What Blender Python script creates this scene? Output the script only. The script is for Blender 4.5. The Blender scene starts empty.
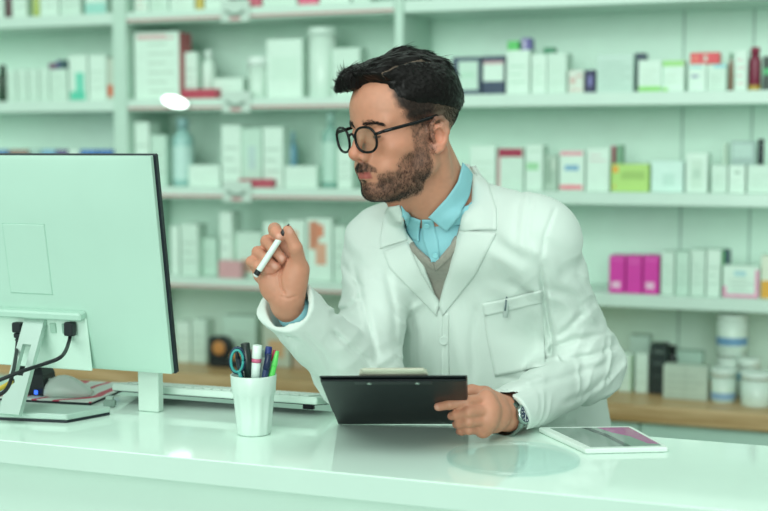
import bpy, math, random
import numpy as np
from mathutils import Vector, Matrix
from mathutils.bvhtree import BVHTree
random.seed(4); RNG = np.random.default_rng(7)
SC = bpy.context.scene
COL = SC.collection
PI = math.pi

# ------------------------------------------------------------------ camera geometry (768 x 511 frame)
FPX = 1280.0
CAM = np.array([0.0, 0.0, 1.567])
YAW, PITCH = math.radians(20.7), math.radians(4.8)
FH = np.array([-math.sin(YAW), math.cos(YAW), 0.0])
RT = np.array([math.cos(YAW), math.sin(YAW), 0.0])
UPW = np.array([0.0, 0.0, 1.0])
FP = FH*math.cos(PITCH) - UPW*math.sin(PITCH)
UPP = FH*math.sin(PITCH) + UPW*math.cos(PITCH)
ZC = 1.10                                              # counter top height

def ray(px, py):
    return FP + RT*((px-384.0)/FPX) + UPP*(-(py-255.5)/FPX)
def W(px, py, d):                                      # point at horizontal distance d along the view
    r = ray(px, py); return CAM + r*(d/float(r@FH))
def G(px, py, z=ZC):                                   # point on the level z
    r = ray(px, py); return CAM + r*((z-CAM[2])/r[2])
def YP(px, py, y):                                     # point on the upright plane Y = y
    r = ray(px, py); return CAM + r*(y/r[1])

# ------------------------------------------------------------------ materials
def lin(c):
    if isinstance(c, str):
        c = [int(c[i:i+2], 16)/255 for i in (0, 2, 4)]
    return tuple((x/12.92 if x <= .04045 else ((x+.055)/1.055)**2.4) for x in c)
MATS = {}
def mat(key, col, rough=.5, metal=0.0, vary=.04, scale=14.0, bump=0.0, bscale=200.0, spec=.5, coat=0.0, sheen=0.0):
    if key in MATS: return MATS[key]
    m = bpy.data.materials.new(key); m.use_nodes = True
    nt = m.node_tree; b = nt.nodes['Principled BSDF']
    b.inputs['Roughness'].default_value = rough
    b.inputs['Metallic'].default_value = metal
    b.inputs['Specular IOR Level'].default_value = spec
    b.inputs['Coat Weight'].default_value = coat
    b.inputs['Sheen Weight'].default_value = sheen
    c = lin(col)
    tc = nt.nodes.new('ShaderNodeTexCoord')
    nz = nt.nodes.new('ShaderNodeTexNoise'); nz.inputs['Scale'].default_value = scale; nz.inputs['Detail'].default_value = 3
    nt.links.new(tc.outputs['Object'], nz.inputs['Vector'])
    rp = nt.nodes.new('ShaderNodeValToRGB')
    rp.color_ramp.elements[0].position = .3; rp.color_ramp.elements[1].position = .7
    rp.color_ramp.elements[0].color = tuple(max(0, x*(1-vary)) for x in c)+(1,)
    rp.color_ramp.elements[1].color = tuple(min(1, x*(1+vary)) for x in c)+(1,)
    nt.links.new(nz.outputs['Fac'], rp.inputs['Fac'])
    nt.links.new(rp.outputs['Color'], b.inputs['Base Color'])
    if bump > 0:
        n2 = nt.nodes.new('ShaderNodeTexNoise'); n2.inputs['Scale'].default_value = bscale; n2.inputs['Detail'].default_value = 2
        nt.links.new(tc.outputs['Object'], n2.inputs['Vector'])
        bp = nt.nodes.new('ShaderNodeBump'); bp.inputs['Strength'].default_value = bump; bp.inputs['Distance'].default_value = .002
        nt.links.new(n2.outputs['Fac'], bp.inputs['Height']); nt.links.new(bp.outputs['Normal'], b.inputs['Normal'])
    MATS[key] = m
    return m
def carton(c): return mat('card_'+c, c, .45, vary=.025, scale=30)
def plastic(c, r=.3): return mat('plastic_%s_%d' % (c, int(r*100)), c, r, vary=.02)
def glass(key, col='ffffff', rough=.0, ior=1.45):
    if key in MATS: return MATS[key]
    m = bpy.data.materials.new(key); m.use_nodes = True
    b = m.node_tree.nodes['Principled BSDF']
    b.inputs['Base Color'].default_value = lin(col)+(1,); b.inputs['Transmission Weight'].default_value = 1
    b.inputs['Roughness'].default_value = rough; b.inputs['IOR'].default_value = ior
    MATS[key] = m; return m

# ------------------------------------------------------------------ mesh builder
class MB:
    def __init__(s): s.v = []; s.f = []; s.m = []; s.sm = []; s.mats = []
    def mi(s, m):
        if m not in s.mats: s.mats.append(m)
        return s.mats.index(m)
    def add(s, vs, fs, m, smooth=False):
        k = len(s.v); i = s.mi(m)
        s.v += [tuple(float(x) for x in p) for p in vs]
        for f in fs: s.f.append([k+j for j in f]); s.m.append(i); s.sm.append(smooth)
    def box(s, lo, hi, m, bev=0.0, R=None, o=None):
        lo = np.array(lo, float); hi = np.array(hi, float)
        b = min(bev, .45*float(min(hi-lo)))
        P = []; F = []
        if b <= 0:
            P = [(x, y, z) for z in (lo[2], hi[2]) for y in (lo[1], hi[1]) for x in (lo[0], hi[0])]
            F = [(0, 2, 3, 1), (4, 5, 7, 6), (0, 1, 5, 4), (2, 6, 7, 3), (0, 4, 6, 2), (1, 3, 7, 5)]
        else:                                         # chamfered box: 24 vertices, one per corner and axis
            idx = {}
            for cx in (0, 1):
                for cy in (0, 1):
                    for cz in (0, 1):
                        c = np.array([hi[0] if cx else lo[0], hi[1] if cy else lo[1], hi[2] if cz else lo[2]])
                        d = np.array([-1 if cx else 1, -1 if cy else 1, -1 if cz else 1])*b
                        for ax in range(3):
                            q = c+d; q[ax] = c[ax]
                            idx[(cx, cy, cz, ax)] = len(P); P.append(q)
            for ax in range(3):
                a, c = [i for i in range(3) if i != ax]
                for sd in (0, 1):
                    q = []
                    for (i, j) in ((0, 0), (1, 0), (1, 1), (0, 1)):
                        k = [0, 0, 0]; k[ax] = sd; k[a] = i; k[c] = j; q.append(idx[tuple(k)+(ax,)])
                    F.append(q)
                for i in (0, 1):
                    for j in (0, 1):                  # edges running along ax
                        k0 = [0, 0, 0]; k1 = [0, 0, 0]; k0[a] = k1[a] = i; k0[c] = k1[c] = j; k1[ax] = 1
                        F.append([idx[tuple(k0)+(a,)], idx[tuple(k1)+(a,)], idx[tuple(k1)+(c,)], idx[tuple(k0)+(c,)]])
            for cx in (0, 1):
                for cy in (0, 1):
                    for cz in (0, 1): F.append([idx[(cx, cy, cz, 0)], idx[(cx, cy, cz, 1)], idx[(cx, cy, cz, 2)]])
            ctr = (lo+hi)/2; F2 = []
            for f in F:
                p = [np.array(P[i]) for i in f]; n = np.cross(p[1]-p[0], p[2]-p[0])
                F2.append(f if n@(sum(p)/len(p)-ctr) > 0 else f[::-1])
            F = F2
        P = np.array(P, float)
        if R is not None: P = P @ np.array(R).T
        if o is not None: P = P+np.array(o)
        s.add(P, F, m)
    def rings(s, R, m, cap0=True, cap1=True, smooth=True, closed=True):
        n = len(R[0]); k = len(s.v); i = s.mi(m)
        for r in R: s.v += [tuple(float(x) for x in p) for p in r]
        for a in range(len(R)-1):
            for j in range(n if closed else n-1):
                q = (j+1) % n
                s.f.append([k+a*n+j, k+a*n+q, k+(a+1)*n+q, k+(a+1)*n+j]); s.m.append(i); s.sm.append(smooth)
        if cap0: s.f.append([k+j for j in range(n)][::-1]); s.m.append(i); s.sm.append(False)
        if cap1: s.f.append([k+(len(R)-1)*n+j for j in range(n)]); s.m.append(i); s.sm.append(False)
    def lathe(s, prof, c, m, n=24, smooth=True, axis=None, cap0=True, cap1=True):
        ax = np.array([0, 0, 1.0]) if axis is None else np.array(axis, float)/np.linalg.norm(axis)
        t = np.array([1.0, 0, 0]) if abs(ax[0]) < .9 else np.array([0, 1.0, 0])
        e1 = t-ax*(t@ax); e1 /= np.linalg.norm(e1); e2 = np.cross(ax, e1); c = np.array(c, float)
        s.rings([[c+ax*z+e1*r*math.cos(2*PI*j/n)+e2*r*math.sin(2*PI*j/n) for j in range(n)] for (r, z) in prof], m, cap0, cap1, smooth)
    def tube(s, pts, r, m, n=8, cap=True, flat=1.0, upv=(0, 0, 1)):
        pts = [np.array(p, float) for p in pts]; R = []
        rr = r if hasattr(r, '__len__') else [r]*len(pts)
        pe = None
        for i, p in enumerate(pts):
            t = pts[min(i+1, len(pts)-1)]-pts[max(i-1, 0)]; t /= max(1e-9, np.linalg.norm(t))
            u = np.array(upv, float) if pe is None else pe
            if abs(u@t) > .97: u = np.array([1.0, .1, 0])
            e1 = u-t*(u@t); e1 /= np.linalg.norm(e1); e2 = np.cross(t, e1); pe = e1
            R.append([p+e1*rr[i]*flat*math.cos(2*PI*j/n)+e2*rr[i]*math.sin(2*PI*j/n) for j in range(n)])
        s.rings(R, m, cap, cap)
    def build(s, name, parent=None, loc=None):
        o_ = np.array([0, 0, 0.0])
        if parent is not None: o_ = np.array(parent['_o'])
        if loc is not None: o_ = np.array(loc, float)
        me = bpy.data.meshes.new(name)
        V = np.array(s.v)-o_
        me.from_pydata([tuple(p) for p in V], [], s.f)
        for m in s.mats: me.materials.append(m)
        me.polygons.foreach_set('material_index', s.m); me.polygons.foreach_set('use_smooth', s.sm)
        me.update()
        ob = bpy.data.objects.new(name, me); COL.objects.link(ob)
        if parent is not None:
            ob.parent = parent
            ob.location = o_-np.array(parent['_o'])
        else: ob.location = o_
        ob['_o'] = [float(x) for x in o_]
        return ob
def tag(o, label=None, cat=None, group=None, kind=None):
    if label: o['label'] = label
    if cat: o['category'] = cat
    if group: o['group'] = group
    if kind: o['kind'] = kind
    return o
def empty(name, loc, label, cat, group=None):
    o = bpy.data.objects.new(name, None); COL.objects.link(o); o.location = loc; o.empty_display_size = .05
    o['_o'] = [float(x) for x in loc]
    return tag(o, label, cat, group)
def struct(mb, name):
    o = mb.build(name); o['kind'] = 'structure'; return o
def nz(v): v = np.array(v, float); return v/np.linalg.norm(v)
def rotz(a):
    c, s = math.cos(a), math.sin(a); return np.array([[c, -s, 0], [s, c, 0], [0, 0, 1]])
# ------------------------------------------------------------------ the setting
WHITE = mat('white_laminate', 'cfe7db', .35, vary=.015)
PANEL = mat('back_panel_mint', 'daf8e9', .4, vary=.02)
UPR = mat('upright_paint', 'bfdccd', .45, vary=.02)
GAP = mat('panel_joint', '9fbfb2', .6)
WALLM = mat('wall_paint', 'cfe6da', .7, bump=.1, bscale=60)
FLOORM = mat('floor_vinyl', 'b9c6c0', .35, vary=.08, scale=5)
CEILM = mat('ceiling_paint', 'e4f0ea', .8)
YS, YB = 3.95, 4.24                                    # shelf front edge, back panel face
m = MB(); m.box((-5.2, -1.6, -.05), (3.4, 4.5, 0), FLOORM); struct(m, 'floor')
m = MB(); m.box((-5.2, 4.36, 0), (3.4, 4.5, 2.9), WALLM); struct(m, 'wall_back')
m = MB(); m.box((-5.2, 2.6, 2.9), (3.4, 4.5, 3.0), CEILM); struct(m, 'ceiling')
m = MB(); m.box((-5.3, -1.6, 0), (-5.2, 4.5, 2.9), WALLM); struct(m, 'wall_left')

def zat(px, py, y): return float(YP(px, py, y)[2])
def xat(px, py, y): return float(YP(px, py, y)[0])
Z4 = zat(690, 297, YS); Z3 = zat(690, 193, YS); Z2 = zat(690, 91, YS)
Z1 = Z2+(Z2-Z3); Z0 = Z1+.31
TH = .040
ZW = .813                                              # wooden worktop height
XL, XA0, XA1 = -4.6, xat(114, 100, YS), xat(128, 100, YS)
XB0, XB1 = xat(395, 30, YS), xat(404, 30, YS)
XR = .75
REDM = mat('price_strip_red', 'c98f92', .5)
HOLD = plastic('c9ddd2', .25); HOLDG = plastic('8fa79b', .3)
def unit(x0, x1, label, strip, ups):
    r = empty('shelving_unit', ((x0+x1)/2, YS, ZW), label, 'shelving')
    m = MB(); m.box((x0, YB, ZW), (x1, YB+.02, Z0+TH), PANEL)
    for u in ups: m.box((u-.003, YB-.0015, ZW), (u+.003, YB, Z0), GAP)
    m.build('back_panel', r)
    for z in (Z4, Z3, Z2, Z1, Z0):
        m = MB(); m.box((x0, YS, z-TH), (x1, YB, z), WHITE, .002)
        s = m.build('shelf', r); s['_z'] = z
        if strip:
            m = MB(); m.box((x0+.002, YS-.004, z-TH+.006), (x1-.002, YS-.0005, z-.004), WHITE)
            m.box((x0+.002, YS-.0052, z-TH+.006), (x1-.002, YS-.004, z-TH+.013), REDM)
            m.build('price_strip', s)
    return r
u1 = unit(XL, XA0, 'left shelving unit mostly behind the computer monitor', False, [])
u2 = unit(XA1, XB0, 'middle shelving unit with red edged price strips behind the raised hand', True, [])
u3 = unit(XB1, XR, 'right shelving unit with plain white shelves behind the person', False,
          [xat(684, 40, YB), xat(754, 40, YB)])
def upright(x0, x1, label):
    m = MB(); m.box((x0, YS-.006, ZW), (x1, YB+.02, Z0+TH), UPR, .002)
    tag(m.build('shelf_upright', loc=((x0+x1)/2, YS, ZW)), label, 'upright panel')
upright(XA0+.001, XA1-.001, 'white upright panel between the left and middle shelving')
upright(XB0+.001, XB1-.001, 'white upright panel above the head between middle and right shelving')
# small clear sign holders on the middle shelves, above the hand
for z, lb in ((Z1, 'small clear card holder on the edge of the top middle shelf'),
              (Z2, 'small clear card holder on the shelf edge under the round white tub'),
              (Z3, 'small clear card holder on the shelf edge over the raised hand')):
    xc = xat(237, 60, YS)
    m = MB(); m.box((xc-.055, YS-.012, z-.05), (xc+.055, YS-.006, z+.022), HOLD, .002)
    m.tube([(xc-.035+.07*t, YS-.014, z-.012-.014*math.sin(PI*t)) for t in np.linspace(0, 1, 9)], .006, HOLDG)
    m.box((xc-.02, YS-.0135, z-.044), (xc+.02, YS-.0122, z-.034), REDM)
    sh_ = [c for c in u2.children if c.name.startswith('shelf') and abs(c['_z']-z) < 1e-4][0]
    m.build('card_holder', sh_)
# tilted foil disc added as a bright glint, mirroring the front sun
# (placed further below, with the lamps)
# wooden worktop and the base cabinets
def wood_mat():
    m = mat('oak_worktop', 'c9a878', .4, vary=.02)
    nt = m.node_tree; b = nt.nodes['Principled BSDF']
    tc = nt.nodes.new('ShaderNodeTexCoord'); mp = nt.nodes.new('ShaderNodeMapping'); mp.inputs['Scale'].default_value = (1.2, 22, 22)
    nz = nt.nodes.new('ShaderNodeTexNoise'); nz.inputs['Scale'].default_value = 3; nz.inputs['Detail'].default_value = 5
    rp = nt.nodes.new('ShaderNodeValToRGB'); rp.color_ramp.elements[0].color = lin('b08a58')+(1,); rp.color_ramp.elements[1].color = lin('d6b68a')+(1,)
    rp.color_ramp.elements[0].position = .35; rp.color_ramp.elements[1].position = .65
    nt.links.new(tc.outputs['Object'], mp.inputs['Vector']); nt.links.new(mp.outputs['Vector'], nz.inputs['Vector'])
    nt.links.new(nz.outputs['Fac'], rp.inputs['Fac']); nt.links.new(rp.outputs['Color'], b.inputs['Base Color'])
    return m
YWF = 3.74
m = MB(); m.box((XL, YWF, ZW-.052), (XR, YB+.02, ZW-.0005), wood_mat(), .003)
tag(m.build('wooden_worktop', loc=((XL+XR)/2, YWF, ZW)), 'long oak worktop running under the medicine shelves', 'worktop')
CABM = mat('cabinet_white', 'c6e6d8', .4, vary=.015)
xs = [XL]; x = xat(640, 430, YWF+.03)
while x > XL+.3: xs.append(x); x -= .62
xs = sorted(xs); x = xs[-1]+.62
while x < XR-.2: xs.append(x); x += .62
xs.append(XR)
names = 'behind the monitor,behind the mouse pad,behind the pen cup,behind the raised sleeve,behind the clipboard,under the coat front,behind the coat button,beside the coat hem,behind the tablet,at the far end'.split(',')
for i in range(len(xs)-1):
    a, b_ = xs[i]+.0015, xs[i+1]-.0015
    vis = a > xat(560, 430, YWF)
    m = MB(); m.box((a, YWF+.05, .1), (b_, YB, ZW-.054), CABM); m.box((a, YWF+.09, 0), (b_, YB, .1), GAP)
    lb = 'white base cabinet under the oak worktop, ' + ('right of the door joint past the tablet' if vis else 'left of the door joint past the tablet')
    o = tag(m.build('base_cabinet', loc=((a+b_)/2, YWF+.05, 0)), lb, 'cabinet', 'white base cabinets under the oak worktop')
    m = MB(); m.box((a+.001, YWF+.028, .105), (b_-.001, YWF+.0495, ZW-.06), CABM, .002)
    d = m.build('door', o)

# ------------------------------------------------------------------ stock on the shelves
def stock_box(name, x0, x1, yt, zb, yf, dep, col, bands=(), label='', cat='box', group=None, side=None):
    yc = (yt+60)
    a, b_ = xat(x0, yt, yf)+.0012, xat(x1, yt, yf)-.0012
    zt = zat((x0+x1)/2, yt, yf)
    m = MB(); m.box((a, yf, zb+.0004), (b_, yf+dep, zt), carton(col), .0015)
    w, h = b_-a, zt-zb
    for n_, (u0, u1, v0, v1, c) in enumerate(bands):
        m.box((a+w*u0+.0015, yf-.0004-.00015*n_, zb+.002+(h-.004)*v0), (a+w*u1-.0015, yf+.0008, zb+.002+(h-.004)*v1), carton(c))
    if side: m.box((b_-.0008, yf+.002, zb+.002), (b_+.0006, yf+dep-.002, zt-.002), carton(side))
    return tag(m.build(name, loc=((a+b_)/2, yf+dep/2, zb)), label, cat, group)
def PRINT(c='b4cdbf', n=3, v0=.25, v1=.8, u0=.12, u1=.85):
    out = []
    for i in range(n):
        v = v0+(v1-v0)*i/max(1, n)
        out.append((u0, u1-.18*(i % 2), v, v+.035, c))
    return tuple(out)
WH, WG, WB = 'd8efe2', 'cfe8da', 'c4e2d2'
def stock_bottle(name, x0, x1, yt, zb, yf, col, capc, label, cat='bottle', shape='round', bands=(), group=None, capf=.16, neck=.45):
    a, b_ = xat(x0, yt, yf), xat(x1, yt, yf); zt = zat((x0+x1)/2, yt, yf)
    r = (b_-a)/2-.0008; h = zt-zb; c = ((a+b_)/2, yf+r, zb+.0004); hb = h*(1-capf)
    m = MB(); P = plastic(col, .25)
    if shape == 'tub':
        m.lathe([(r*.9, 0), (r*.95, .004), (r*.95, hb)], c, P, 28)
    else:
        m.lathe([(r*.92, 0), (r, .004), (r, hb*.78), (r*.93, hb*.86), (r*neck*1.15, hb*.96), (r*neck, hb)], c, P, 28)
    for (v0, v1, bc) in bands:
        rr = (r*.95 if shape == 'tub' else r)+.0006
        m.lathe([(rr, hb*v0), (rr, hb*v1)], c, carton(bc), 28, cap0=False, cap1=False)
    o = tag(m.build(name, loc=c), label, cat, group)
    m = MB()
    if shape == 'tub': m.lathe([(r, hb), (r, h-.003), (r*.96, h)], c, plastic(capc), 28)
    else: m.lathe([(r*neck*1.25, hb), (r*neck*1.25, h-.002), (r*neck*1.1, h)], c, plastic(capc), 20)
    m.build('lid' if shape == 'tub' else 'cap', o)
    return o
YF = 3.985
B = lambda *a, **k: stock_box('medicine_box', *a, **k)
# right shelving, upper visible shelf
z = Z2; t = ' on the shelf behind the head'
B(452, 481, 57, z, YF, .1, '3c4f66', ((.2, .93, .12, .9, WB), (.25, .8, .45, .6, 'b5dcc6')), 'navy box with a large white front panel, right behind the hair')
B(482, 505, 56, z, YF, .1, '34465f', ((.02, .98, .34, .8, WH), (.02, .98, .8, .88, 'c5a2a6')), 'navy carton with white middle and thin red line, right of the white panelled one')
o = B(506, 530, 50, z, YF, .09, WH, PRINT('b8dcc6', 3), 'white carton carrying a bright green pack and a purple pack')
zz = zat(518, 50, YF)
B(507, 519, 41, zz, YF+.01, .05, '5cc46a', (), 'bright green small pack lying on top of a white carton', 'pack')
B(521, 531, 38, zz, YF+.02, .05, '6a64a4', ((.1, .5, .1, .9, 'c8c6df'),), 'purple and white small pack standing on top of a white carton', 'pack')
B(531, 547, 54, z, YF, .09, WH, PRINT('bfe0cc', 4), 'plain white carton with rounded pale print, left one under the dark green pack')
B(547, 567, 53, z, YF, .09, WG, PRINT('c2dfce', 2), 'plain white carton, right one under the dark green pack')
zz = zat(550, 53.6, YF)
B(543, 554, 47.5, zz, YF+.02, .05, '3f8a68', (), 'dark green small pack lying across two white cartons', 'pack')
B(568, 584, 70, z, YF, .06, 'd9e3d8', ((.1, .9, .1, .16, 'cfa9a0'), (.1, .5, .4, .7, 'd2b7ae'), (.55, .9, .7, .8, 'cfa9a0')), 'short white carton with faint pink print beside the small violet box')
B(585, 595.5, 70, z, YF, .06, '2f3358', ((.25, .75, .3, .75, '7a78b4'),), 'short dark blue box with a violet patch')
B(596.5, 634, 54, z, YF, .1, 'c3ded3', PRINT('aac9bb', 6, .1, .9, .06, .95), 'large pale grey carton between the violet patched box and a dark one')
B(634.5, 646, 53, z, YF+.05, .05, '31475a', (), 'dark slate box standing behind the lime edged carton')
B(638, 662, 60, z, YF-.02, .055, WH, ((0, 1, 0, .16, '8fd873'),)+PRINT('c9dfce', 3, .3, .85), 'white carton with a lime band along its bottom')
B(662, 685, 60, z, YF, .07, WH, ((0, 1, .82, 1, '9fdc84'), (0, .3, 0, .12, '9fdc84'))+PRINT('c9dfce', 2, .3, .7), 'white carton with a lime band along its top')
B(688, 707, 64, z, YF, .08, WH, ((.05, .8, .86, .96, 'a3d5d6'), (.15, .6, .5, .62, '9aa6b8')), 'white carton with grey mark, left one under the red carton')
B(707, 727, 64, z, YF, .08, WG, ((.3, 1, .88, 1, '8fd2dc'),)+PRINT('bcd6c6', 4, .1, .7), 'white carton with a blue corner, right one under the red carton')
zz = zat(705, 64, YF)
B(690, 720, 52.5, zz+.0005, YF+.01, .06, 'e0505a', ((.45, .6, .2, .8, 'c8d4c8'), (.08, .3, .2, .8, 'e8766a')), 'bright red carton lying on two white cartons')
stock_bottle('slim_bottle', 728.5, 734, 53, z, YF, '8a6a58', '2f7a4a', 'slim brown bottle with a green cap')
B(735, 748, 50, z, YF, .06, WH, PRINT('dcb4b8', 4, .15, .95), 'tall white carton with pale pink print beside the dark red bottle')
stock_bottle('syrup_bottle', 748.5, 761.5, 47, z, YF, '7d2440', '8d2c48', 'dark red syrup bottle with a gold foot', bands=((.0, .14, 'b59a3c'),), neck=.6)
B(762.5, 776, 56, z, YF, .06, '2b4038', ((.0, .9, .45, .65, '49b070'),), 'black carton with a green band past the dark red bottle')
B(777, 800, 60, z, YF, .06, WH, PRINT(), 'white carton past the black one with a green band')
# right shelving, shelf at shoulder height
z = Z3
B(470, 496, 146, z, YF, .08, WH, PRINT('c6dfcf', 3), 'plain white carton next to the back of the neck')
B(497, 524, 147, z, YF, .08, WG, ((.02, .98, .78, .98, 'a02848'), (0, .13, 0, .78, 'd9a8ac')), 'white carton with a crimson top band above the shoulder')
B(525, 543, 145, z, YF, .08, WH, ((.05, .8, .45, .62, '9fd8a8'), (.1, .9, .86, .9, 'bfdcca')), 'white carton with a pale green mark above the shoulder')
B(544, 558, 155, z, YF+.02, .08, 'afc8b8', ((.1, .6, .2, .9, '94b09e'), (.5, .9, .6, .9, 'c5d8c9')), 'grey green carton left of the pink and blue printed one')
B(559, 585, 150, z, YF, .08, WH, ((.02, .95, .88, .98, 'e29aa8'), (.2, .8, .5, .64, '7fb0cc'), (.02, .95, .03, .14, 'e8788c')), 'white carton with pink bands and a blue label')
B(586, 610, 148, z, YF, .08, WH, PRINT('d9c9c9', 2, .7, .95), 'white carton right of the pink and blue printed one')
B(610.5, 615.5, 146, z, YF+.05, .06, 'b55a72', (), 'thin crimson carton behind the lime yellow box')
B(616, 622, 145, z, YF+.05, .06, '7fae90', (), 'thin green carton behind the lime yellow box')
B(611, 649.5, 164, z, YF, .045, 'b4dc7c', ((.02, .2, .7, .95, 'e8a53c'), (.25, .9, .45, .75, 'a0c76c'), (.05, .12, .1, .25, 'd5b050')), 'lime yellow box with an orange mark')
B(651, 684, 161, z, YF, .08, 'd2f0e6', ((.35, .75, .2, .6, 'c2e4d8'),), 'wide white carton right of the lime yellow box')
B(685.5, 708.5, 153, z, YF, .08, WH, ((.2, .8, .1, .85, 'cbe4d4'), (.3, .7, .35, .6, 'b9d6c5')), 'tall white carton with a framed front')
B(711, 728, 165, z, YF, .08, WG, PRINT('bcd8c8', 4), 'white carton, first of the row of three under the grey box')
B(728.5, 746, 165, z, YF, .08, WH, ((.3, .7, .7, .8, '9cb8a8'),)+PRINT('bcd8c8', 2, .2, .6), 'white carton, second of the row of three under the grey box')
B(747, 774, 165, z, YF, .08, WG, PRINT('c0dccb', 3), 'white carton, last of the row of three under the grey box')
zz = zat(740, 165, YF)
B(722.5, 727.5, 143, zz, YF+.01, .05, 'bcd8c4', (), 'thin pale green carton standing left of the grey box')
B(731, 756, 141, zz, YF+.01, .06, '9db9b2', ((.06, .9, .3, .9, 'b4d2c8'),), 'grey box standing on top of white cartons')
stock_bottle('black_bottle', 757.5, 764.5, 139, zz, YF+.01, '1c2c30', '16242a', 'narrow black bottle beside the grey box', neck=.8)
# right shelving, lowest shelf
z = Z4
mg = 'd838a8'
for i, (a, b_, lb) in enumerate(((609, 625.5, 'magenta carton nearest the sleeve'), (626, 642.5, 'magenta carton in the middle of three'), (643, 659.5, 'magenta carton beside the white cartons'))):
    B(a, b_, 256, z, YF, .08, mg, ((.15, .75, .12, .3, 'eec4dd') if i != 1 else (.1, .9, .8, .84, 'e264bb'), (.1, .9, .9, .94, 'e264bb')), lb, group='magenta cartons on the lower shelf')
B(661, 675, 252, z, YF, .08, WG, PRINT('bcd8c8', 4), 'white carton just right of the magenta cartons')
B(675.5, 690, 252, z, YF, .08, WB, PRINT('b4d2c2', 4), 'white carton, second from the magenta cartons')
B(690.5, 706, 250, z, YF, .08, WG, PRINT('bcd8c8', 4), 'white carton, third from the magenta cartons')
B(706.5, 721.5, 250, z, YF, .08, WH, PRINT('bcd8c8', 3), 'white carton left of the pink framed one')
B(721.5, 730, 250, z, YF+.05, .05, '34505c', ((0, .45, 0, 1, '4aa05a'),), 'dark teal and green carton behind the pink framed one')
B(722.5, 760, 266, z, YF-.01, .06, WH, ((0, .12, 0, .35, 'e698bc'), (.88, 1, 0, .9, 'e698bc'), (0, 1, 0, .1, 'e698bc'), (.3, .65, .7, .85, 'a8d4d8'))+PRINT('b8cdc2', 4, .15, .7, .2, .85), 'white carton framed in pink on the lower shelf')
B(761, 776, 256, z, YF, .07, 'd9e4d0', ((0, 1, .0, .42, 'e0a83c'),), 'pale carton with an orange lower half')
# oak worktop, right
z = ZW; yw = 3.93
B(618, 632.5, 354, z, yw, .06, WH, ((.88, 1, 0, 1, '72b84a'),)+PRINT('c4dccc', 3), 'white carton with a green edge on the worktop')
B(635, 648.5, 354, z, yw, .06, WH, PRINT('c4dccc', 2), 'white carton left of the black box on the worktop')
B(629, 650, 336, z, yw+.12, .06, 'b6d2c4', PRINT('9fbbae', 2), 'grey white carton standing far back on the worktop')
B(650, 667, 345, z, yw, .07, '22302f', ((.1, .9, .35, .38, '44524f'), (.15, .8, .6, .66, '4b5a56'), (.2, .9, .84, .9, '5d6d66')), 'black carton with grey print on the worktop')
stock_bottle('black_bottle', 667.5, 677.5, 346, z, yw+.06, '26332f', '1f2a28', 'black bottle behind the pale flat carton on the worktop', neck=.6)
B(676, 703, 352, z, yw+.08, .06, 'b4d6c5', PRINT('a2c4b4', 3), 'pale green carton standing behind the grey white one on the worktop')
B(663, 708, 366, z, yw-.06, .055, 'c3d4c5', PRINT('aebfb2', 4, .1, .9, .05, .95)+((.5, .51, 0, 1, 'aebfb2'),), 'wide grey white carton lying on the worktop')
zt_ = zat(730, 352, yw+.05)
o = stock_bottle('tub', 715, 745, 351, z, yw+.05, 'd4e8dc', 'd4e8dc', 'white tub under the tall white tub', 'tub', 'tub')
stock_bottle('tub', 714, 748, 316, zt_+.0006, yw+.045, 'd6eade', 'dcefe4', 'tall white tub with a blue mark standing on another tub', 'tub', 'tub', bands=((.18, .42, '6f9cc0'),), capf=.1)
stock_bottle('tub', 709, 735.5, 370, z, yw-.08, 'd8ece0', 'deefe6', 'small white tub with a blue patch in front of the stacked tubs', 'tub', 'tub', bands=((.12, .4, '8fb4d4'),), capf=.25)
stock_bottle('tub', 736, 760, 360, z, yw+.0, 'd8ece0', 'e0f2e8', 'white tub with a blue band under its lid', 'tub', 'tub', bands=((.62, .85, '6fb0cc'),), capf=.25)
stock_bottle('tub', 739, 772, 374, z, yw-.12, 'dcefe4', 'e2f2ea', 'white tub in front of the blue banded tub', 'tub', 'tub', capf=.22)
# left shelving, upper shelves
z = Z1
yl = YF
for (a, b_, c, lb) in ((-10, 3, WH, 'white box at the far left of the top shelf'), (11, 26, WH, 'white box right of the maroon bottle on the top shelf'), (39, 58, WH, 'white box right of the green bottle on the top shelf'), (59, 80, WG, 'white box left of the teal footed box on the top shelf')):
    B(a, b_, -22, z, yl, .08, c, PRINT(), lb)
stock_bottle('maroon_bottle', 3.5, 10.5, -20, z, yl, '5d3a40', '4a2c32', 'maroon bottle on the top shelf, far left')
stock_bottle('green_bottle', 30, 38, -20, z, yl, 'b6c870', 'c8d68a', 'yellow green bottle on the top shelf')
B(84, 106, -24, z, yl, .08, WH, ((0, 1, .0, .3, '9fd8cc'),), 'white box with a teal foot on the top shelf')
z = Z2
stock_bottle('green_bottle', -6, 4, 65, z, yl, '2e4a38', '24382c', 'dark green bottle at the left edge above the monitor')
rowl = ('white carton right of the dark green bottle', 'white carton, second from the dark green bottle', 'white carton, third from the dark green bottle', 'white carton, fourth from the dark green bottle', 'white carton under the small purple pack')
for (a, b_, yt), lb in zip(((6, 16, 70), (16.5, 27, 69), (27.5, 38, 69), (38.5, 49, 68), (49.5, 67, 69)), rowl):
    B(a, b_, yt, z, yl, .08, WG, PRINT('b9d4c4', 4, .1, .9), lb, group='white cartons in a row above the monitor')
zz = zat(58, 69, yl)
B(48, 55, 63, zz, yl+.01, .05, '7d5d78', (), 'small purple pack on the white cartons above the monitor', 'pack')
B(56, 67, 60, zz, yl+.01, .05, '39585e', ((0, .3, 0, 1, '6a6a9a'),), 'small dark teal pack on the white cartons above the monitor', 'pack')
B(68, 87, 55, z, yl, .09, WH, ((.05, .9, .0, .2, '5cc9ac'), (.35, .85, .2, .62, '74d4ba')), 'white carton with a turquoise block above the monitor')
B(88, 106, 55, z, yl, .09, WH, PRINT('c2dccd', 3), 'plain white carton right of the turquoise block')
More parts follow.
